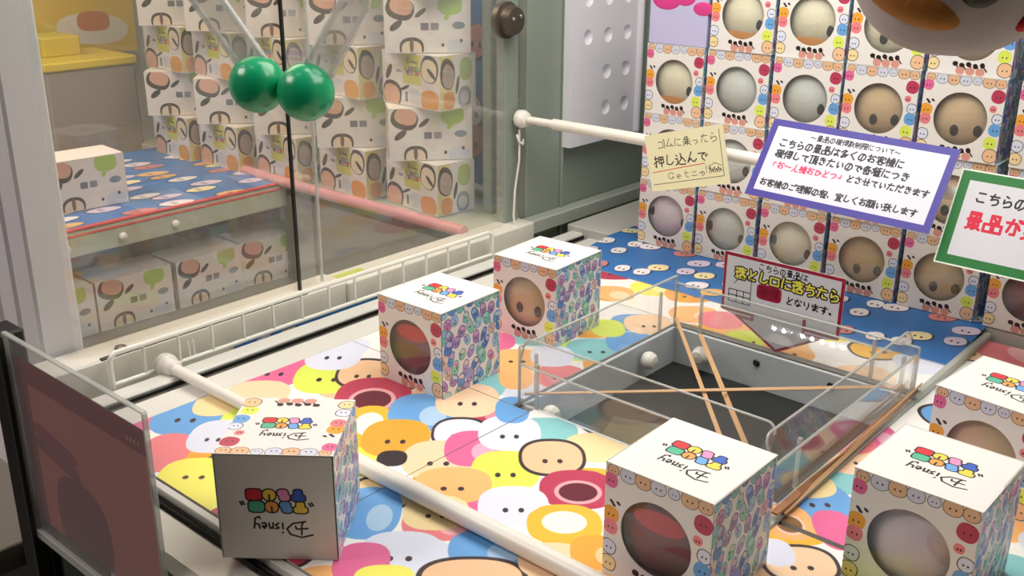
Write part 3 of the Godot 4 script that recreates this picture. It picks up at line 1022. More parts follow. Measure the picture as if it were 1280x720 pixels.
	put("pane", box_mesh(Vector3(0.004, 1.02, 0.5), 0.0005), M.glass, g, Vector3(0.004, 0.51, -0.23))
	put("pane_edge", box_mesh(Vector3(0.005, 1.02, 0.004), 0.0005), M.acrylic_edge, g, Vector3(-0.004, 0.51, -0.033))
	put("pane_dark_edge", box_mesh(Vector3(0.006, 1.02, 0.0045), 0.0005), M.glass_edge, g, Vector3(0.004, 0.51, 0.02))  # thin dark line down the edge of this pane
	# corner post at the left
	var p := thing("corner_post", "white grooved metal post at the left edge of the machine", "post", Vector3(-1.364, -0.9, -0.6))
	for q in [[0.0, 0.055, 0.0], [0.062, 0.052, 0.0], [0.121, 0.16, 0.0]]:
		put("post_face", box_mesh(Vector3(q[1], 1.98, 0.06), 0.004), M.post, p, Vector3(-q[0] - q[1] / 2, 0.99, 0))
	put("post_core", box_mesh(Vector3(0.27, 1.98, 0.03), 0.002), M.groove, p, Vector3(-0.139, 0.99, -0.012))
	put("post_screw", lathe([Vector2(0.0, 0.004), Vector2(0.006, 0.003), Vector2(0.0075, 0.0)], 14), M.steel, p, Vector3(-0.09, 1.18, 0.03), Basis(Vector3(1, 0, 0), PI / 2))

# flat print with uv taken from its place on the deck
func deck_slab(o: Node3D, called: String, x0: float, x1: float, z0: float, z1: float) -> void:
	var st := st_new()
	pass
	var a := Vector3(x0, 0, z0)
	var b := Vector3(x1, 0, z0)
	var c := Vector3(x1, 0, z1)
	var d := Vector3(x0, 0, z1)
	quad(st, a, b, c, d, deck_uv(a), deck_uv(b), deck_uv(c), deck_uv(d))
	var m := st.commit()
	var sb := st_new()
	add_box(sb, Vector3(x1 - x0, 0.008, z0 - z1), 0.0008, Vector3((x0 + x1) / 2, -0.0042, (z0 + z1) / 2))
	m = sb.commit(m)
	m.surface_set_material(0, M.deck)
	m.surface_set_material(1, M.deck_edge)
	put(called, m, null, o)

func deck_uv(p: Vector3) -> Vector2:
	return Vector2((p.x + 1.2) / 1.28, (p.z + 1.78) / 1.28)

func build_deck() -> void:
	var base := struct("trim_3")
	# supporting frame under the boards, open where the chute is
	for q in [[-1.17, -0.825, -0.53, -1.62], [-0.825, -0.43, -0.53, -0.97], [-0.825, -0.43, -1.335, -1.62], [-0.43, 0.38, -0.53, -1.62]]:
		put("deck_frame", box_mesh(Vector3(q[1] - q[0], 0.3, q[2] - q[3]), 0.002), M.deck_edge, base, Vector3((q[0] + q[1]) / 2, -0.16, (q[2] + q[3]) / 2))
	put("deck_frame", box_mesh(Vector3(1.66, 0.3, 0.35), 0.002), M.deck_edge, base, Vector3(-0.44, -0.1335, -1.797))
	for q in [["printed deck board at the front left, under the box lying on its side", -1.158, -0.8008, -0.532, -0.95], ["printed deck board in front of the clear prize chute", -0.7995, -0.436, -0.532, -0.9605], ["printed deck board between the wire fence and the prize chute", -1.158, -0.83, -0.9513, -1.3545],
			["printed deck board behind the prize chute, before the blue ramp", -1.158, -0.436, -1.356, -1.47], ["printed deck board at the front right under the nearest boxes", -0.426, 0.36, -0.532, -0.928], ["printed deck board at the right, behind the two boxes by the frame edge", -0.426, 0.36, -0.936, -1.61]]:
		var t := thing("deck_board", q[0], "board", Vector3.ZERO, 0, "printed boards of the deck")
		deck_slab(t, "board", q[1], q[2], q[3], q[4])
	var side := thing("deck_strip", "narrow printed strip beside the right wall of the chute", "board")
	deck_slab(side, "board", -0.444, -0.4365, -0.962, -1.35)
	# blue ramp rising to the wall of boxes
	var r := thing("blue_ramp", "blue printed sheet sloping up to the wall of boxes", "sheet")
	var st := st_new()
	quad(st, Vector3(-1.158, 0.001, -1.472), Vector3(-0.436, 0.001, -1.472), Vector3(-0.436, 0.0175, -1.615), Vector3(-1.158, 0.0175, -1.615), Vector2(0, 1.0), Vector2(1.5, 1.0), Vector2(1.5, 0.6), Vector2(0, 0.6))
	quad(st, Vector3(-1.158, 0.0175, -1.615), Vector3(-0.436, 0.0175, -1.615), Vector3(-0.436, 0.0176, -1.96), Vector3(-1.158, 0.0176, -1.96), Vector2(0, 0.6), Vector2(1.5, 0.6), Vector2(1.5, -0.3), Vector2(0, -0.3))
	put("ramp_sheet", st.commit(), M.blue, r)
	put("ramp_edge", box_mesh(Vector3(0.722, 0.003, 0.01), 0.0005), M.blue, r, Vector3(-0.797, -0.0005, -1.476))
	# rails at the left of the deck
	var rl := thing("side_rail", "white and silver rails with a dark slot along the left of the deck", "rail", Vector3(-1.2, 0, -1.2))
	put("silver_strip", box_mesh(Vector3(0.052, 0.02, 1.42), 0.002), M.white_metal, rl, Vector3(0.012, -0.012, -0.02))
	put("slot", box_mesh(Vector3(0.012, 0.02, 1.42), 0.001), M.black, rl, Vector3(-0.022, -0.022, -0.02))
	put("dark_strip", box_mesh(Vector3(0.003, 0.006, 1.42), 0.0005), M.black, rl, Vector3(-0.0275, -0.003, -0.02))  # black strip painting in the darkness of the gap beside the rail
	put("white_rail", box_mesh(Vector3(0.03, 0.024, 1.42), 0.003), M.white_metal, rl, Vector3(-0.044, -0.007, -0.02))
	put("gutter", box_mesh(Vector3(0.05, 0.02, 1.42), 0.001), M.pale_green, rl, Vector3(-0.078, -0.045, -0.02))
	var strip := thing("blue_strip", "strip of blue printed sheet low behind the wire fence", "sheet", Vector3(-1.2955, -0.024, -1.06))
	put("strip", sheet(rect(0.46, 0.034), 0.001, M.blue2, M.card), null, strip, Vector3.ZERO, Basis(Vector3.UP, PI / 2))
	var mr := thing("middle_rail", "silver rail between the blue ramp and the red print", "rail", Vector3(-0.431, 0, -1.47))
	put("rail_bar", box_mesh(Vector3(0.012, 0.012, 0.3), 0.002), M.side_light, mr, Vector3(0, 0.004, 0))
	put("rail_bar", box_mesh(Vector3(0.0095, 0.006, 0.6), 0.001), M.side_light, mr, Vector3(0, 0.001, 0.45))
	# front ledge
	var fl := thing("front_ledge", "cream front ledge below the edge of the deck", "ledge", Vector3(-0.6, 0, -0.5))
	put("lip", box_mesh(Vector3(1.3, 0.012, 0.01), 0.001), M.white_metal, fl, Vector3(0.1, -0.008, -0.026))
	put("slot", box_mesh(Vector3(1.3, 0.006, 0.005), 0.001), M.black, fl, Vector3(0.1, -0.014, -0.0185))
	put("ledge_top", box_mesh(Vector3(1.3, 0.05, 0.06), 0.01), M.cream, fl, Vector3(0.1, -0.038, 0.014))

func build_chute() -> void:
	var x0 := -0.828
	var x1 := -0.44
	var z0 := -0.962
	var z1 := -1.343
	var ln := thing("chute_liner", "grey lined opening of the prize chute with a dark bottom", "opening", Vector3(-0.634, 0, -1.152))
	for q in [[-0.19, 0.0, 0.006, 0.372], [0.19, 0.0, 0.006, 0.372]]:
		put("liner_wall", box_mesh(Vector3(q[2], 0.3, q[3]), 0.001), M.chute_grey, ln, Vector3(q[0], -0.152, q[1]))
	for s in [-0.186, 0.186]:
		put("liner_wall", box_mesh(Vector3(0.374, 0.3, 0.006), 0.001), M.chute_grey, ln, Vector3(0, -0.152, s))
	put("chute_bottom", box_mesh(Vector3(0.374, 0.006, 0.366), 0.001), M.chute_dark, ln, Vector3(0, -0.064, 0))
	put("bottom_flap", box_mesh(Vector3(0.13, 0.004, 0.16), 0.001), mat(Color(0.3, 0.29, 0.23), 0.3), ln, Vector3(-0.05, -0.058, 0.1), Basis(Vector3.UP, 0.35))
	put("bottom_box", box_mesh(Vector3(0.05, 0.02, 0.03), 0.003), mat(Color(0.3, 0.34, 0.38), 0.4), ln, Vector3(-0.135, -0.05, 0.13))
	for h in [Vector3(-0.04, -0.02, -0.182), Vector3(0.08, -0.02, -0.182)]:
		put("screw", lathe([Vector2(0.0, 0.002), Vector2(0.005, 0.0015), Vector2(0.006, 0.0)], 12), M.side_dark, ln, h, Basis(Vector3(1, 0, 0), PI / 2))
	var cup := lathe([Vector2(0.0, 0.02), Vector2(0.009, 0.0185), Vector2(0.0135, 0.013), Vector2(0.0145, 0.006), Vector2(0.012, 0.0)], 20)
	for q in [[Vector3(-0.815, -0.0285, -1.0048), 1], [Vector3(-0.815, -0.0255, -1.243), 1], [Vector3(-0.7652, -0.0313, -1.332), 0]]:
		put("stopper", cup, M.plastic, ln, q[0] - ln.position, Basis(Vector3(0, 0, 1), -PI / 2) if q[1] else Basis(Vector3(1, 0, 0), PI / 2))
	var c := thing("prize_chute", "clear acrylic walls with folded lips around the prize chute", "chute", Vector3(-0.634, 0, -1.152))
	var walls := [
		["x", x0, z0 - 0.0, z1, 0.082, 0.0], ["z", z0, x0, x1 - 0.02, 0.057, 1.0], ["z", z1, x0, x1, 0.07, 0.0], ["x", x1, z0 + 0.03, z1 + 0.01, 0.062, -1.0]]
	for w in walls:
		var hgt: float = w[4]
		var len_: float = absf(w[3] - w[2])
		var mid: float = (w[2] + w[3]) / 2
		var at := Vector3(w[1], 0, mid) if w[0] == "x" else Vector3(mid, 0, w[1])
		var b := Basis(Vector3.UP, PI / 2) if w[0] == "x" else Basis()
		var o := put("wall_pane", sheet(rect(len_, hgt), 0.003, M.acrylic, M.acrylic), null, c, at - c.position + Vector3(0, hgt / 2, 0), b)
		put("edge_line", box_mesh(Vector3(len_, 0.0025, 0.0036), 0.0004), M.acrylic_edge, o, Vector3(0, hgt / 2, 0))
		for e in [-0.5, 0.5]:
			put("edge_line", box_mesh(Vector3(0.0026, hgt, 0.0036), 0.0004), M.acrylic_edge, o, Vector3(len_ * e, 0, 0))
		if w[5] != 0.0:
			# folded lip leaning over the opening
			var lean := Basis(Vector3(1, 0, 0), -0.36)
			var lip := put("lip", sheet(round_rect(len_, 0.036, 0.012, [1, 1, 0, 0]), 0.003, M.acrylic, M.acrylic), null, c, at - c.position + Vector3(0, hgt, 0) + b * lean * Vector3(0, 0.018, 0), b * lean)
			var out := []
			for p in round_rect(len_, 0.036, 0.012, [1, 1, 0, 0]):
				out.append(Vector3(p.x, p.y, 0))
			put("edge_line", tube(out.slice(0, 15), 0.0016, 6), M.acrylic_edge, lip)
	for q in [Vector3(x0 + 0.028, 0.03, z0 - 0.004), Vector3(x0 + 0.004, 0.03, z0 - 0.03), Vector3(x0 + 0.004, 0.036, z1 + 0.05), Vector3(x0 + 0.05, 0.03, z1 + 0.004), Vector3(x1 - 0.004, 0.036, z0 - 0.04), Vector3(x1 - 0.06, 0.036, z1 + 0.005), Vector3(x1 - 0.005, 0.036, z1 + 0.04)]:
		put("stiffener", box_mesh(Vector3(0.005, 0.066, 0.005), 0.001), M.acrylic_edge, c, q - c.position)
	# added clear plate, leaning back so that the led strip mirrors in it
	var lean_back := Basis(Vector3(1, 0, 0), -deg_to_rad(38))
	var added_plate := put("reflecting_plate", sheet(rect(0.27, 0.034), 0.003, M.acrylic, M.acrylic), null, c, Vector3(-0.61, 0.0279, -1.3187) - c.position + lean_back * Vector3(0, 0.017, 0), lean_back)
	put("edge_line", box_mesh(Vector3(0.27, 0.0025, 0.0034), 0.0004), M.acrylic_edge, added_plate, Vector3(0, 0.017, 0))
	# rubber bands stretched across and round the chute
	var y := 0.008
	for q in [
		["tan rubber band running from the chute's far corner to its front wall", Vector3(-0.822, 0.012, -1.338), Vector3(-0.5, 0.004, -0.97), 0.0028, 0.6, "rubber"],
		["tan rubber band stretched beside its twin, from the white stopper to the front wall", Vector3(-0.772, 0.001, -1.33), Vector3(-0.463, 0.004, -0.97), 0.0034, 1.4, "rubber"],
		["long pale rubber band stretched from the chute's near corner across to its right wall", Vector3(-0.824, 0.012, -0.968), Vector3(-0.45, 0.012, -1.336), 0.0024, 0.8, "rubber"],
		["brown twisted rubber band outside the right wall of the chute", Vector3(-0.43, 0.012, -0.925), Vector3(-0.434, 0.012, -1.34), 0.004, 5.0, "rubber2"],
		["pale rubber band doubled beside the brown one outside the chute", Vector3(-0.426, 0.006, -0.94), Vector3(-0.43, 0.02, -1.34), 0.0026, 2.0, "rubber"]]:
		var t := thing("rubber_band", q[0], "rubber band", q[1], 0, "rubber bands on the chute")
		put("band", band(Vector3.ZERO, q[2] - q[1], q[3], 0.0009, q[4]), M[q[5]], t)

# ---------------------------------------------------------------- prize boxes and what is in them
func make_box(label: String, group: String) -> Node3D:
	var t := thing("prize_box", label, "box", Vector3.ZERO, 0, group)
	var w := BOX_W
	var h := BOX_H
	var k := 0.0012
	put("front_panel", M.mesh_front, null, t, Vector3(0, h / 2, w / 2 - k / 2))
	put("window", M.mesh_film, M.film, t.get_child(0), Vector3(0, -0.002, -0.0009))
	put("back_panel", M.mesh_back, null, t, Vector3(0, h / 2, -w / 2 + k / 2), Basis(Vector3.UP, PI))
	put("side_panel", M.mesh_side, null, t, Vector3(w / 2 - k / 2, h / 2, 0), Basis(Vector3.UP, PI / 2))
	put("side_panel", M.mesh_side, null, t, Vector3(-w / 2 + k / 2, h / 2, 0), Basis(Vector3.UP, -PI / 2))
	put("bottom_panel", M.mesh_bottom, null, t, Vector3(0, k / 2, 0), Basis(Vector3(1, 0, 0), PI / 2))
	put("lid", M.mesh_lid, null, t, Vector3(0, h - k / 2, 0), Basis(Vector3(1, 0, 0), -PI / 2))
	return t

func make_plush(label: String, cloth: String, marks: Array, group: String) -> Node3D:
	var t := thing("plush_toy", label, "plush toy", Vector3.ZERO, 0, group)
	put("body", M.mesh_plush, M["plush_" + cloth], t, Vector3(0, 0.06, -0.001))
	for m in marks:
		var x: float = m[0]
		var y: float = m[1]
		# a point on the front of the body
		var d := Vector3(x, y, 0.0)
		var q := 1.0 - pow(absf(x) / 0.0565, 3.4) - pow(absf(y) / 0.057, 3.4)
		d.z = 0.056 * pow(maxf(q, 0.02), 1.0 / 3.4)
		put(m[2], M.mesh_eye if m[2] == "eye" else M.mesh_patch, M.eye if m[2] == "eye" else M["plush_" + m[3]], t, Vector3(0, 0.06, -0.001) + d)
	return t

func build_boxes() -> void:
	var w := BOX_W
	var h := BOX_H
	var k := 0.0012
	M.mesh_front = holed_panel(w, h, k, 0.0398, -0.002, M.front, M.card)
	var flat := ArrayMesh.new()
	var fst := st_new()
	for i in 32:
		var a := TAU * i / 32
		var b := TAU * (i + 1) / 32
		face3(fst, [Vector3.ZERO, Vector3(0, 0, 1)], [Vector3(cos(b), sin(b), 0) * 0.0418, Vector3(0, 0, 1)], [Vector3(cos(a), sin(a), 0) * 0.0418, Vector3(0, 0, 1)])
	flat = fst.commit()
	M.mesh_film = flat
	M.mesh_back = sheet(rect(w, h), k, M.back, M.card)
	M.mesh_side = sheet(rect(w - 2 * k, h), k, M.side, M.card)
	M.mesh_bottom = sheet(rect(w - 2 * k, w - 2 * k), k, M.card, M.card)
	M.mesh_lid = sheet(rect(w + 0.0006, w + 0.0006), k, M.lid, M.card)
	M.mesh_plush = ellipsoid(Vector3(0.0565, 0.057, 0.056), 32, 22, 0.0, 3.4)
	M.mesh_eye = ellipsoid(Vector3(0.0068, 0.009, 0.0015), 14, 8)
	M.mesh_patch = ellipsoid(Vector3(0.03, 0.012, 0.0022), 18, 8)
	# boxes standing on the deck: place, turn, toy
	var two := [[-0.012, -0.012, "eye"], [0.022, -0.012, "eye"]]
	for q in [
		["white-lidded window box with a red toy, alone beside the wire fence", Vector3(-0.9714, 0, -0.9562), 1.5, "maroon", [[0.0, 0.02, "patch", "red"]], "dark red plush toy inside the window box beside the wire fence"],
		["white-lidded window box with a tan toy, nearest the blue ramp", Vector3(-0.971, 0, -1.1937), 3.05, "tan", two, "tan plush toy with dark eyes in the box near the blue ramp"],
		["white-lidded window box with a dark red toy, nearest in front of the chute", Vector3(-0.4583, 0, -0.7924), 0.64, "maroon", [[0.0, 0.018, "patch", "red"]], "dark red plush toy inside the box nearest in front of the chute"],
		["white-lidded window box with a pale lilac toy, in the bottom right corner", Vector3(-0.2719, 0, -0.9415), -0.44, "lilac", [], "pale lilac plush toy inside the box in the bottom right corner"],
		["white-lidded window box with a tan toy, cut by the right edge of the picture", Vector3(-0.2769, 0, -1.1725), -6.0, "tan", [], "plain tan plush toy inside the box cut by the right edge"]]:
		var b := make_box(q[0], "prize boxes on the deck")
		b.position = q[1]
		b.rotation.y = deg_to_rad(q[2])
		var p := make_plush(q[5], q[3], q[4], "toys in the boxes on the deck")
		p.position = q[1]
		p.rotation.y = deg_to_rad(q[2])
	# the box lying on its window, lid towards the front
	var lying := make_box("window box lying on its face, plain lid to the front, over the deck's front edge", "prize boxes on the deck")
	var right := Vector3(0.7753, 0.0, -0.6316)
	var fwd := Vector3(0.6316, 0.0, 0.7753)
	lying.transform = Transform3D(Basis(right, fwd, Vector3(0, -1, 0)), Vector3(-0.8146, 0.0606, -0.5767) - fwd * h / 2)
	# the wall of boxes at the back
	var ord_ := ["first", "second", "third", "fourth", "fifth", "sixth"]
	var rows := ["bottom", "second lowest", "third lowest", "top"]
	var pair := [[-0.008, -0.018, "eye"], [0.026, -0.015, "eye"]]
	var one := [[0.027, -0.014, "eye"]]
	var toys := [
		[["lilac", [[-0.034, 0.004, "eye"], [0.034, -0.008, "eye"]]], ["grey", [[-0.034, 0.0, "eye"], [0.03, -0.014, "eye"]]], ["cream", [[-0.034, 0.0, "eye"], [0.03, -0.014, "eye"]]], ["tan", pair], ["tan", pair], ["maroon", []]],
		[["grey", []], ["grey", one], ["cream", one], ["cream", pair], ["tan", pair], ["tan", pair]],
		[["cream", [[-0.004, -0.034, "patch", "orange"], [0.029, -0.014, "eye"]]], ["grey", []], ["grey", one], ["tan", pair], ["tan", pair], ["tan", pair]],
		[["white", []], ["cream", [[-0.004, -0.034, "patch", "orange"], [0.029, -0.014, "eye"]]], ["cream", [[-0.004, -0.034, "patch", "orange"], [0.029, -0.014, "eye"]]], ["cream", pair], ["tan", pair], ["tan", pair]]]
	var desc := {"lilac": "pale", "grey": "pale grey", "cream": "cream", "tan": "tan", "maroon": "dark brown", "white": "pale"}
	rng.seed = 77
	for j in 4:
		for i in 6:
			var at := Vector3(-1.0933 + 0.128 * i + 0.06 + (0.01 if i == 5 else 0.0) + rng.randf_range(-0.0015, 0.0015), 0.0186 + j * (h + 0.0004), -1.6794 - rng.randf_range(0.0, 0.004))
			var turn := deg_to_rad(rng.randf_range(-0.8, 0.8))
			if j == 3 and i == 0:
				var o := thing("picture_box", "lilac box with pink patches at the left end of the top row", "box", at, turn)
				put("carton", box_mesh(Vector3(w, h, w), 0.0015), mat(Color(0.76, 0.75, 0.9), 0.4), o, Vector3(0, h / 2, 0))
				for m in [[-0.025, 0.078, 0.03], [0.05, 0.066, 0.02], [0.012, 0.082, 0.022]]:
					put("pink_patch", ellipsoid(Vector3(m[2], m[2] * 0.6, 0.0012), 18, 8), mat(Color(0.85, 0.25, 0.55), 0.5), o, Vector3(m[0], m[1], w / 2))
				continue
			var b := make_box("printed window box, %s from the left in the %s row of the back wall" % [ord_[i], rows[j]], "boxes stacked as the back wall")
			b.position = at
			b.rotation.y = turn
			var toy = toys[j][i]
			var p := make_plush("%s plush toy in the window of the %s box of the %s row" % [desc[toy[0]], ord_[i], rows[j]], toy[0], toy[1], "toys in the wall of boxes")
			p.position = at
			p.rotation.y = turn

# ---------------------------------------------------------------- the bay behind the glass
func build_next_bay() -> void:
	var fl := struct("trim_4")
	put("bay_floor", box_mesh(Vector3(1.3, 0.04, 1.0), 0.002), M.bay_floor, fl, Vector3(-1.98, -0.225, -0.92))
	put("bay_riser", box_mesh(Vector3(0.6, 0.24, 0.02), 0.002), M.bay_floor, fl, Vector3(-1.64, -0.1, -1.42))
	put("bay_base", box_mesh(Vector3(1.25, 0.03, 0.22), 0.002), M.pale_green, fl, Vector3(-1.98, 0.014, -1.52))
	put("bay_line", box_mesh(Vector3(0.008, 0.003, 0.5), 0.0008), M.pale_green, fl, Vector3(-1.78, -0.203, -1.1))
	var back := struct("wall_bay")
	put("backdrop", box_mesh(Vector3(1.1, 1.1, 0.02), 0.002), M.side_grey, back, Vector3(-1.9, 0.5, -1.72))
	put("bay_left_side", box_mesh(Vector3(0.02, 1.3, 1.5), 0.002), M.cream, back, Vector3(-2.95, 0.35, -1.2))
	var bp := thing("blue_backdrop", "tall blue printed sheet behind the stacked cartons", "sheet", Vector3(-1.9, 0.48, -1.705))
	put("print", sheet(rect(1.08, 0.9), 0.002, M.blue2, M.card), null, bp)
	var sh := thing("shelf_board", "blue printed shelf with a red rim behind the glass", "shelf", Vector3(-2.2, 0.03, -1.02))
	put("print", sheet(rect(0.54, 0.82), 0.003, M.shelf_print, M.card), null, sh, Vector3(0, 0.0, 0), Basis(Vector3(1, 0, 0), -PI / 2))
	put("fascia", box_mesh(Vector3(0.014, 0.05, 0.82), 0.002), M.pale_green, sh, Vector3(0.266, -0.03, 0.0))
	put("rim", tube([Vector3(0.27, 0.0, 0.41), Vector3(0.27, 0.0, -0.38)], 0.004, 8), M.red, sh)
	put("rim", tube([Vector3(0.272, -0.012, 0.41), Vector3(0.272, -0.012, -0.38)], 0.003, 8), M.red, sh)
	for z in [-0.1, 0.02, 0.14]:
		put("knob", ellipsoid(Vector3(0.008, 0.009, 0.009), 12, 8), M.plastic, sh, Vector3(0.277, -0.034, z))
	var tb := thing("pink_pipe", "pink padded pipe along the edge in front of the stacked cartons", "pipe", Vector3(-1.35, 0.034, -1.4))
	put("padding", tube([Vector3(0.0, 0, 0), Vector3(-0.2, 0.002, 0.004), Vector3(-0.4, 0, 0.002), Vector3(-0.6, 0.001, 0.0), Vector3(-0.75, 0.002, -0.006)], 0.012, 12), M.pink_tube, tb)
	var pl := thing("bay_rod", "white rod with a round end cap low behind the stacked cartons", "rod", Vector3(-1.35, 0.042, -1.6))
	put("tube", tube([Vector3(-0.006, 0, 0), Vector3(-0.3, 0.012, -0.04)], 0.008, 10), M.plastic, pl)
	put("end_cap", lathe([Vector2(0.0, 0.012), Vector2(0.014, 0.01), Vector2(0.016, 0.0), Vector2(0.01, -0.012)], 16), M.plastic, pl, Vector3(-0.005, 0, 0), Basis(Vector3(0, 0, 1), -PI / 2))
	# stacked cartons
	var W := 0.17
	var N := 0.1
	var Hh := 0.107
	M.c_wide0 = sheet(rect(W, Hh), 0.0015, M.carton0, M.card)
	M.c_wide1 = sheet(rect(W, Hh), 0.0015, M.carton1, M.card)
	M.c_narrow = sheet(rect(N, Hh), 0.0015, M.carton2, M.card)
	M.c_cap = sheet(rect(W, N), 0.0015, M.carton_top, M.card)
	var ords := ["rightmost", "second from the right", "third from the right", "fourth from the right", "leftmost"]
	var lev := ["bottom", "second", "third", "fourth", "fifth"]
	var xs := [-1.545, -1.752, -1.962, -2.158, -2.342]
	rng.seed = 8
	for i in 5:
		for j in 5:
			var at := Vector3(xs[i] + rng.randf_range(-0.004, 0.004), 0.0305 + j * (Hh + 0.0012), -1.502 + i * 0.018 + rng.randf_range(-0.004, 0.004))
			carton(at, deg_to_rad(-4.0 if j % 2 == 0 else 50.0) + rng.randf_range(-0.05, 0.05), j % 2, "printed carton, %s layer of the %s stack behind the glass" % [lev[j], ords[i]], "cartons stacked in the next bay")
	carton(Vector3(-2.09, 0.0325, -1.0), deg_to_rad(86), 1, "printed carton standing alone on the blue shelf with the red rim", "cartons in the next bay")
	var lo := ["nearest the white post", "second from the white post", "third from the white post", "farthest from the white post"]
	for k in 4:
		carton(Vector3(-2.0, -0.204, -0.85 - k * 0.178), deg_to_rad(90 + [3, -2, 2, -6][k]), 1, "printed carton stored below the red-rimmed shelf, " + lo[k], "cartons stored below the shelf")
	# things farther off
	var gb := thing("grey_pedestal", "plain grey block with a yellow top far behind the glass", "pedestal", Vector3(-2.66, -0.2, -1.3))
	put("block", box_mesh(Vector3(0.22, 0.44, 0.24), 0.006), mat(Color(0.62, 0.58, 0.54), 0.6), gb, Vector3(0, 0.22, 0))
	put("yellow_top", box_mesh(Vector3(0.23, 0.022, 0.25), 0.004), mat(Color(0.9, 0.8, 0.25), 0.5), gb, Vector3(0, 0.45, 0))
	put("yellow_step", box_mesh(Vector3(0.12, 0.05, 0.1), 0.004), mat(Color(0.88, 0.78, 0.25), 0.5), gb, Vector3(-0.05, 0.485, 0.02))
	var yp := thing("yellow_poster", "yellow poster with a white and orange splash, far back at the upper left", "poster", Vector3(-2.85, 0.36, -1.42))
	put("print", sheet(rect(0.36, 0.26), 0.002, printed(tex_yellow_poster(), 0.5), M.card), null, yp, Vector3.ZERO, Basis(Vector3.UP, PI / 2))

func carton(at: Vector3, turn: float, kind: int, label: String, group: String) -> void:
	var W := 0.17
	var N := 0.1
	var Hh := 0.107
	var t := thing("carton", label, "box", at, turn, group)
	var wide = M.c_wide0 if kind == 0 else M.c_wide1
	put("wide_panel", wide, null, t, Vector3(0, Hh / 2, N / 2 - 0.0008))
	put("wide_panel", wide, null, t, Vector3(0, Hh / 2, -N / 2 + 0.0008), Basis(Vector3.UP, PI))
	put("narrow_panel", M.c_narrow, null, t, Vector3(W / 2 - 0.0008, Hh / 2, 0), Basis(Vector3.UP, PI / 2))
	put("narrow_panel", M.c_narrow, null, t, Vector3(-W / 2 + 0.0008, Hh / 2, 0), Basis(Vector3.UP, -PI / 2))
	put("top_flap", M.c_cap, null, t, Vector3(0, Hh - 0.0008, 0), Basis(Vector3(1, 0, 0), -PI / 2))
	put("bottom_flap", M.c_cap, null, t, Vector3(0, 0.0008, 0), Basis(Vector3(1, 0, 0), PI / 2))

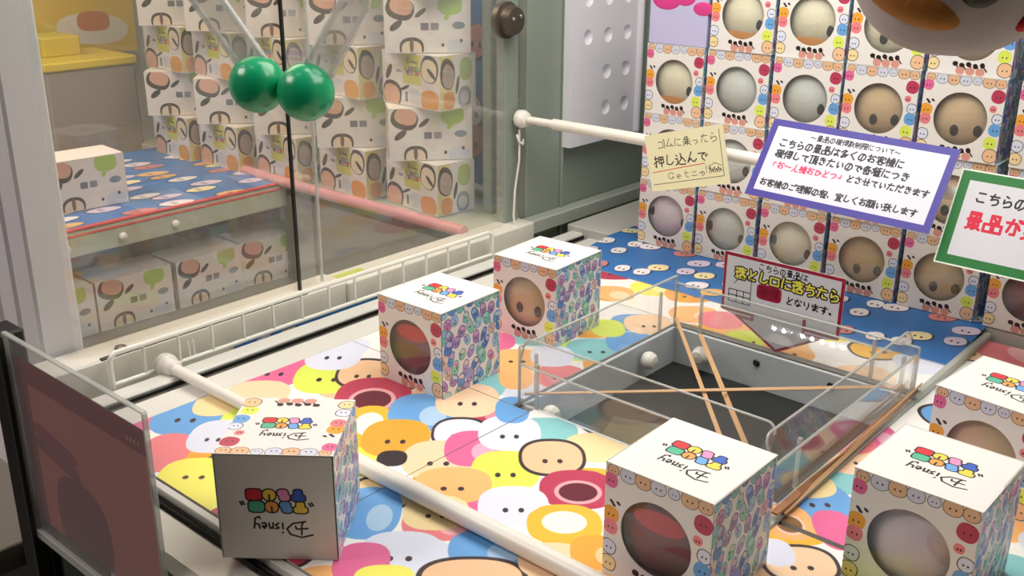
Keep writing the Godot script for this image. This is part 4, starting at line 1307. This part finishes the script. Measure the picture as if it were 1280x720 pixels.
# ---------------------------------------------------------------- fence, rods
func build_fittings() -> void:
	var f := thing("wire_fence", "low white wire fence along the left of the deck", "fence", Vector3(-1.275, 0, -0.6))
	var hi := 0.05
	put("top_rail", tube([Vector3(0, 0.0, -0.02), Vector3(0, hi - 0.008, -0.02), Vector3(0, hi, -0.028), Vector3(0, hi, -0.4), Vector3(0, hi, -0.788), Vector3(0, hi - 0.008, -0.798), Vector3(0, 0.0, -0.798)], 0.0042, 8), M.wire, f)
	put("bottom_rail", tube([Vector3(0, 0.004, -0.02), Vector3(0, 0.004, -0.798)], 0.0036, 8), M.wire, f)
	for k in 13:
		put("upright", tube([Vector3(0, 0.004, -0.071 - k * 0.0553), Vector3(0, hi, -0.071 - k * 0.0553)], 0.0024, 6), M.wire, f)
	for k in 2:
		put("hook", tube([Vector3(-0.004, 0.0, -0.145 - k * 0.008), Vector3(-0.004, 0.03, -0.143 - k * 0.008)], 0.0016, 6), M.wire, f)
	var r := thing("tension_rod", "white tension rod lying across the front of the deck", "rod", Vector3(-1.272, 0.0125, -0.697))
	put("end_cap", lathe([Vector2(0.0, 0.0), Vector2(0.017, 0.002), Vector2(0.017, 0.012), Vector2(0.013, 0.018), Vector2(0.012, 0.03), Vector2(0.0085, 0.034)], 20), M.plastic, r, Vector3.ZERO, Basis(Vector3(0, 0, 1), -PI / 2))
	put("thin_tube", tube([Vector3(0.03, 0, 0), Vector3(0.5, 0, 0)], 0.0085, 16), M.plastic, r)
	put("thick_tube", tube([Vector3(0.32, 0, 0), Vector3(1.62, 0, 0)], 0.0108, 16), M.plastic, r)
	put("sleeve", tube([Vector3(0.306, 0, 0), Vector3(0.322, 0, 0)], 0.0115, 16), M.plastic, r)
	var b := thing("hanging_rod", "white tension rod across the back that carries the notices", "rod", Vector3(-1.325, 0.2405, -1.53))
	put("end_cap", lathe([Vector2(0.0, 0.0), Vector2(0.017, 0.002), Vector2(0.018, 0.012), Vector2(0.014, 0.022), Vector2(0.008, 0.026)], 20), M.plastic, b, Vector3.ZERO, Basis(Vector3(0, 0, 1), -PI / 2))
	put("thin_tube", tube([Vector3(0.02, 0, 0), Vector3(0.12, 0, 0)], 0.0075, 14), M.plastic, b)
	put("thick_tube", tube([Vector3(0.088, 0, 0), Vector3(1.7, 0, 0)], 0.0105, 14), M.plastic, b)
	put("hook", tube([Vector3(0.005, -0.03, 0.01), Vector3(0.012, -0.042, 0.012), Vector3(0.012, -0.05, 0.0), Vector3(0.006, -0.042, -0.008)], 0.0025, 8), M.plastic, b)
	var cord := thing("white_cord", "thin white cord hanging from the rod end down the side wall", "cord", Vector3(-1.318, 0.22, -1.525))
	put("cord", tube([Vector3(0, 0, 0), Vector3(0.002, -0.06, 0.002), Vector3(0, -0.12, 0.012), Vector3(0.004, -0.17, 0.02), Vector3(0.006, -0.2, 0.016)], 0.0022, 6), M.plastic, cord)
	# poster holder at the front left
	var h := thing("poster_holder", "dark red poster in a clear holder at the lower left front", "poster", Vector3(-1.0, 0.02, -0.44))
	var x0 := -1.148
	var x1 := -0.85
	put("poster", sheet(rect(0.28, 0.215), 0.001, printed(tex_poster(), 0.3), M.black), null, h, Vector3(-1.003 - h.position.x, 0.042 - h.position.y, -0.004))
	put("holder_plate", sheet(round_rect(0.298, 0.262, 0.006), 0.004, M.film, M.film), null, h, Vector3(-0.999 - h.position.x, 0.044 - h.position.y, 0.0))
	for q in [[Vector3(-0.999, 0.175, -0.44), Vector3(0.298, 0.003, 0.006)], [Vector3(-0.85, 0.044, -0.44), Vector3(0.003, 0.262, 0.006)], [Vector3(-1.147, 0.044, -0.44), Vector3(0.003, 0.262, 0.006)], [Vector3(-0.999, -0.087, -0.44), Vector3(0.298, 0.012, 0.006)]]:
		put("holder_edge", box_mesh(q[1], 0.0008), M.acrylic_edge, h, q[0] - h.position)
	var d := thing("door_frame", "black door frame strip beside the dark red poster", "frame", Vector3(-1.172, -0.9, -0.45))
	put("upright", box_mesh(Vector3(0.042, 1.072, 0.03), 0.003), M.black, d, Vector3(0, 0.536, 0))
	put("dark_strip", box_mesh(Vector3(0.006, 1.07, 0.02), 0.001), M.side_dark, d, Vector3(0.022, 0.535, 0.008))  # gasket of the door frame

func tilted_sheet(o: Node3D, called: String, tl: Vector3, tr: Vector3, bl: Vector3, face: Material) -> void:
	var ux := tr - tl
	var uy := tl - bl
	var bx := ux.normalized()
	var bz := bx.cross(uy).normalized()
	var by := bz.cross(bx)
	o.transform = Transform3D(Basis(bx, by, bz), (tr + bl) / 2)
	put(called, sheet(rect(ux.length(), uy.length()), 0.0012, face, M.card), null, o)

func build_notices() -> void:
	var n := thing("blue_notice", "white notice with a violet blue border hanging on the rod", "sign", Vector3.ZERO, 0, "")
	tilted_sheet(n, "sheet", Vector3(-0.782, 0.3116, -1.53), Vector3(-0.4875, 0.305, -1.53), Vector3(-0.7815, 0.2018, -1.455), printed(tex_blue_notice(), 0.5))
	var g := thing("green_notice", "white notice with a green border at the right edge", "sign")
	tilted_sheet(g, "sheet", Vector3(-0.4803, 0.2794, -1.53), Vector3(-0.185, 0.2764, -1.53), Vector3(-0.48, 0.1532, -1.468), printed(tex_green_notice(), 0.5))
	var y := thing("yellow_card", "pale yellow handwritten card taped to the rod", "sign")
	tilted_sheet(y, "card", Vector3(-0.9932, 0.2573, -1.5), Vector3(-0.8416, 0.2986, -1.5), Vector3(-0.9991, 0.1595, -1.496), printed(tex_yellow_card(), 0.4))
	for q in [Vector3(0.02, 0.045, -0.006), Vector3(-0.05, 0.02, -0.006)]:
		put("tape", box_mesh(Vector3(0.012, 0.03, 0.012), 0.002), M.film, y, q)
	var r := thing("red_notice", "dark red bordered notice with a down arrow on the chute's back wall", "sign", Vector3(-0.654, 0.0685, -1.351))
	var W := 0.194
	var H := 0.141
	var o := PackedVector2Array([Vector2(-0.5, 0.5), Vector2(-0.5, -0.165), Vector2(-0.375, -0.2), Vector2(0.006, -0.5), Vector2(0.38, -0.2), Vector2(0.5, -0.165), Vector2(0.5, 0.5)])
	for i in o.size():
		o[i] = o[i] * Vector2(W, H)
	put("sheet", sheet(o, 0.0012, printed(tex_red_notice(), 0.25), M.card), null, r)

# ---------------------------------------------------------------- claw and hanging toy
func build_claw() -> void:
	var c := thing("claw", "crane claw with two clear arms ending in green balls", "claw", Vector3(-1.02, 0.62, -0.75))
	var bl := Vector3(-1.058, 0.4275, -0.744)
	var br := Vector3(-0.997, 0.4222, -0.768)
	put("head", lathe([Vector2(0.0, 0.09), Vector2(0.03, 0.088), Vector2(0.045, 0.07), Vector2(0.045, 0.0), Vector2(0.038, -0.012), Vector2(0.0, -0.012)], 28), M.plastic, c, Vector3(0, 0.03, 0))
	put("cable", tube([Vector3(0, 0.115, 0), Vector3(0, 0.395, 0)], 0.006, 8), M.side_dark, c)
	var cam_right := Vector3(0.7512, 0.0, -0.66)
	for q in [[bl, [Vector3(0.012, 0.0, 0), Vector3(-0.075, 0.135, 0), Vector3(-0.085, 0.17, 0), Vector3(-0.02, 0.26, 0)]], [br, [Vector3(0.0, 0.0, 0), Vector3(0.062, 0.1, 0), Vector3(0.07, 0.16, 0), Vector3(0.02, 0.26, 0)]]]:
		var pts := []
		for p in q[1]:
			pts.append(q[0] - c.position + cam_right * p.x + Vector3(0, p.y, 0))
		var fw := cam_right.cross(Vector3.UP)
		var arm := put("arm", flat_bar(pts, fw, 0.006, 0.0165), M.claw_clear, c)
		for s in [-1.0, 1.0]:
			var edge := []
			for k in pts.size():
				var dd: Vector3 = (pts[mini(k + 1, pts.size() - 1)] - pts[maxi(k - 1, 0)]).normalized()
				edge.append(pts[k] + dd.cross(fw).normalized() * 0.015 * s)
			put("arm_rib", tube(edge, 0.0045, 8), M.claw_clear, arm)
		put("ball", ellipsoid(Vector3(0.034, 0.034, 0.034), 32, 20), M.green, c, q[0] - c.position)
	var p := thing("hanging_plush", "large white plush toy with an orange patch hanging at the top right", "plush toy", Vector3(-0.2472, 0.6060, -0.7180), 0.332)
	put("body", ellipsoid(Vector3(0.067, 0.067, 0.065), 36, 24, 0.01, 2.2), M.plush_white, p)
	put("orange_patch", ellipsoid(Vector3(0.034, 0.014, 0.022), 24, 12), M.plush_orange, p, Vector3(-0.022, -0.03, 0.043), Basis(Vector3(0, 0, 1), -0.35))
	put("dark_tuft", ellipsoid(Vector3(0.016, 0.02, 0.012), 14, 10), M.eye, p, Vector3(0.014, -0.012, 0.058))
	put("red_patch", ellipsoid(Vector3(0.018, 0.009, 0.02), 14, 10), M.plush_red, p, Vector3(0.045, -0.036, 0.025), Basis(Vector3(0, 0, 1), 0.6))
	put("loop", tube([Vector3(0, 0.06, 0), Vector3(0, 0.405, 0)], 0.0015, 6), M.plastic, p)

# a flat clear bar bent along points, its broad side along wide
func flat_bar(pts: Array, wide: Vector3, hw: float, ht: float) -> ArrayMesh:
	var st := st_new()
	var last := []
	for i in pts.size():
		var d: Vector3 = (pts[mini(i + 1, pts.size() - 1)] - pts[maxi(i - 1, 0)]).normalized()
		var n := d.cross(wide).normalized() * ht
		var w := wide.normalized() * hw
		var ring := [pts[i] - w - n, pts[i] + w - n, pts[i] + w + n, pts[i] - w + n]
		if last.size():
			for k in 4:
				quad(st, last[k], last[(k + 1) % 4], ring[(k + 1) % 4], ring[k])
		last = ring
	return st.commit()
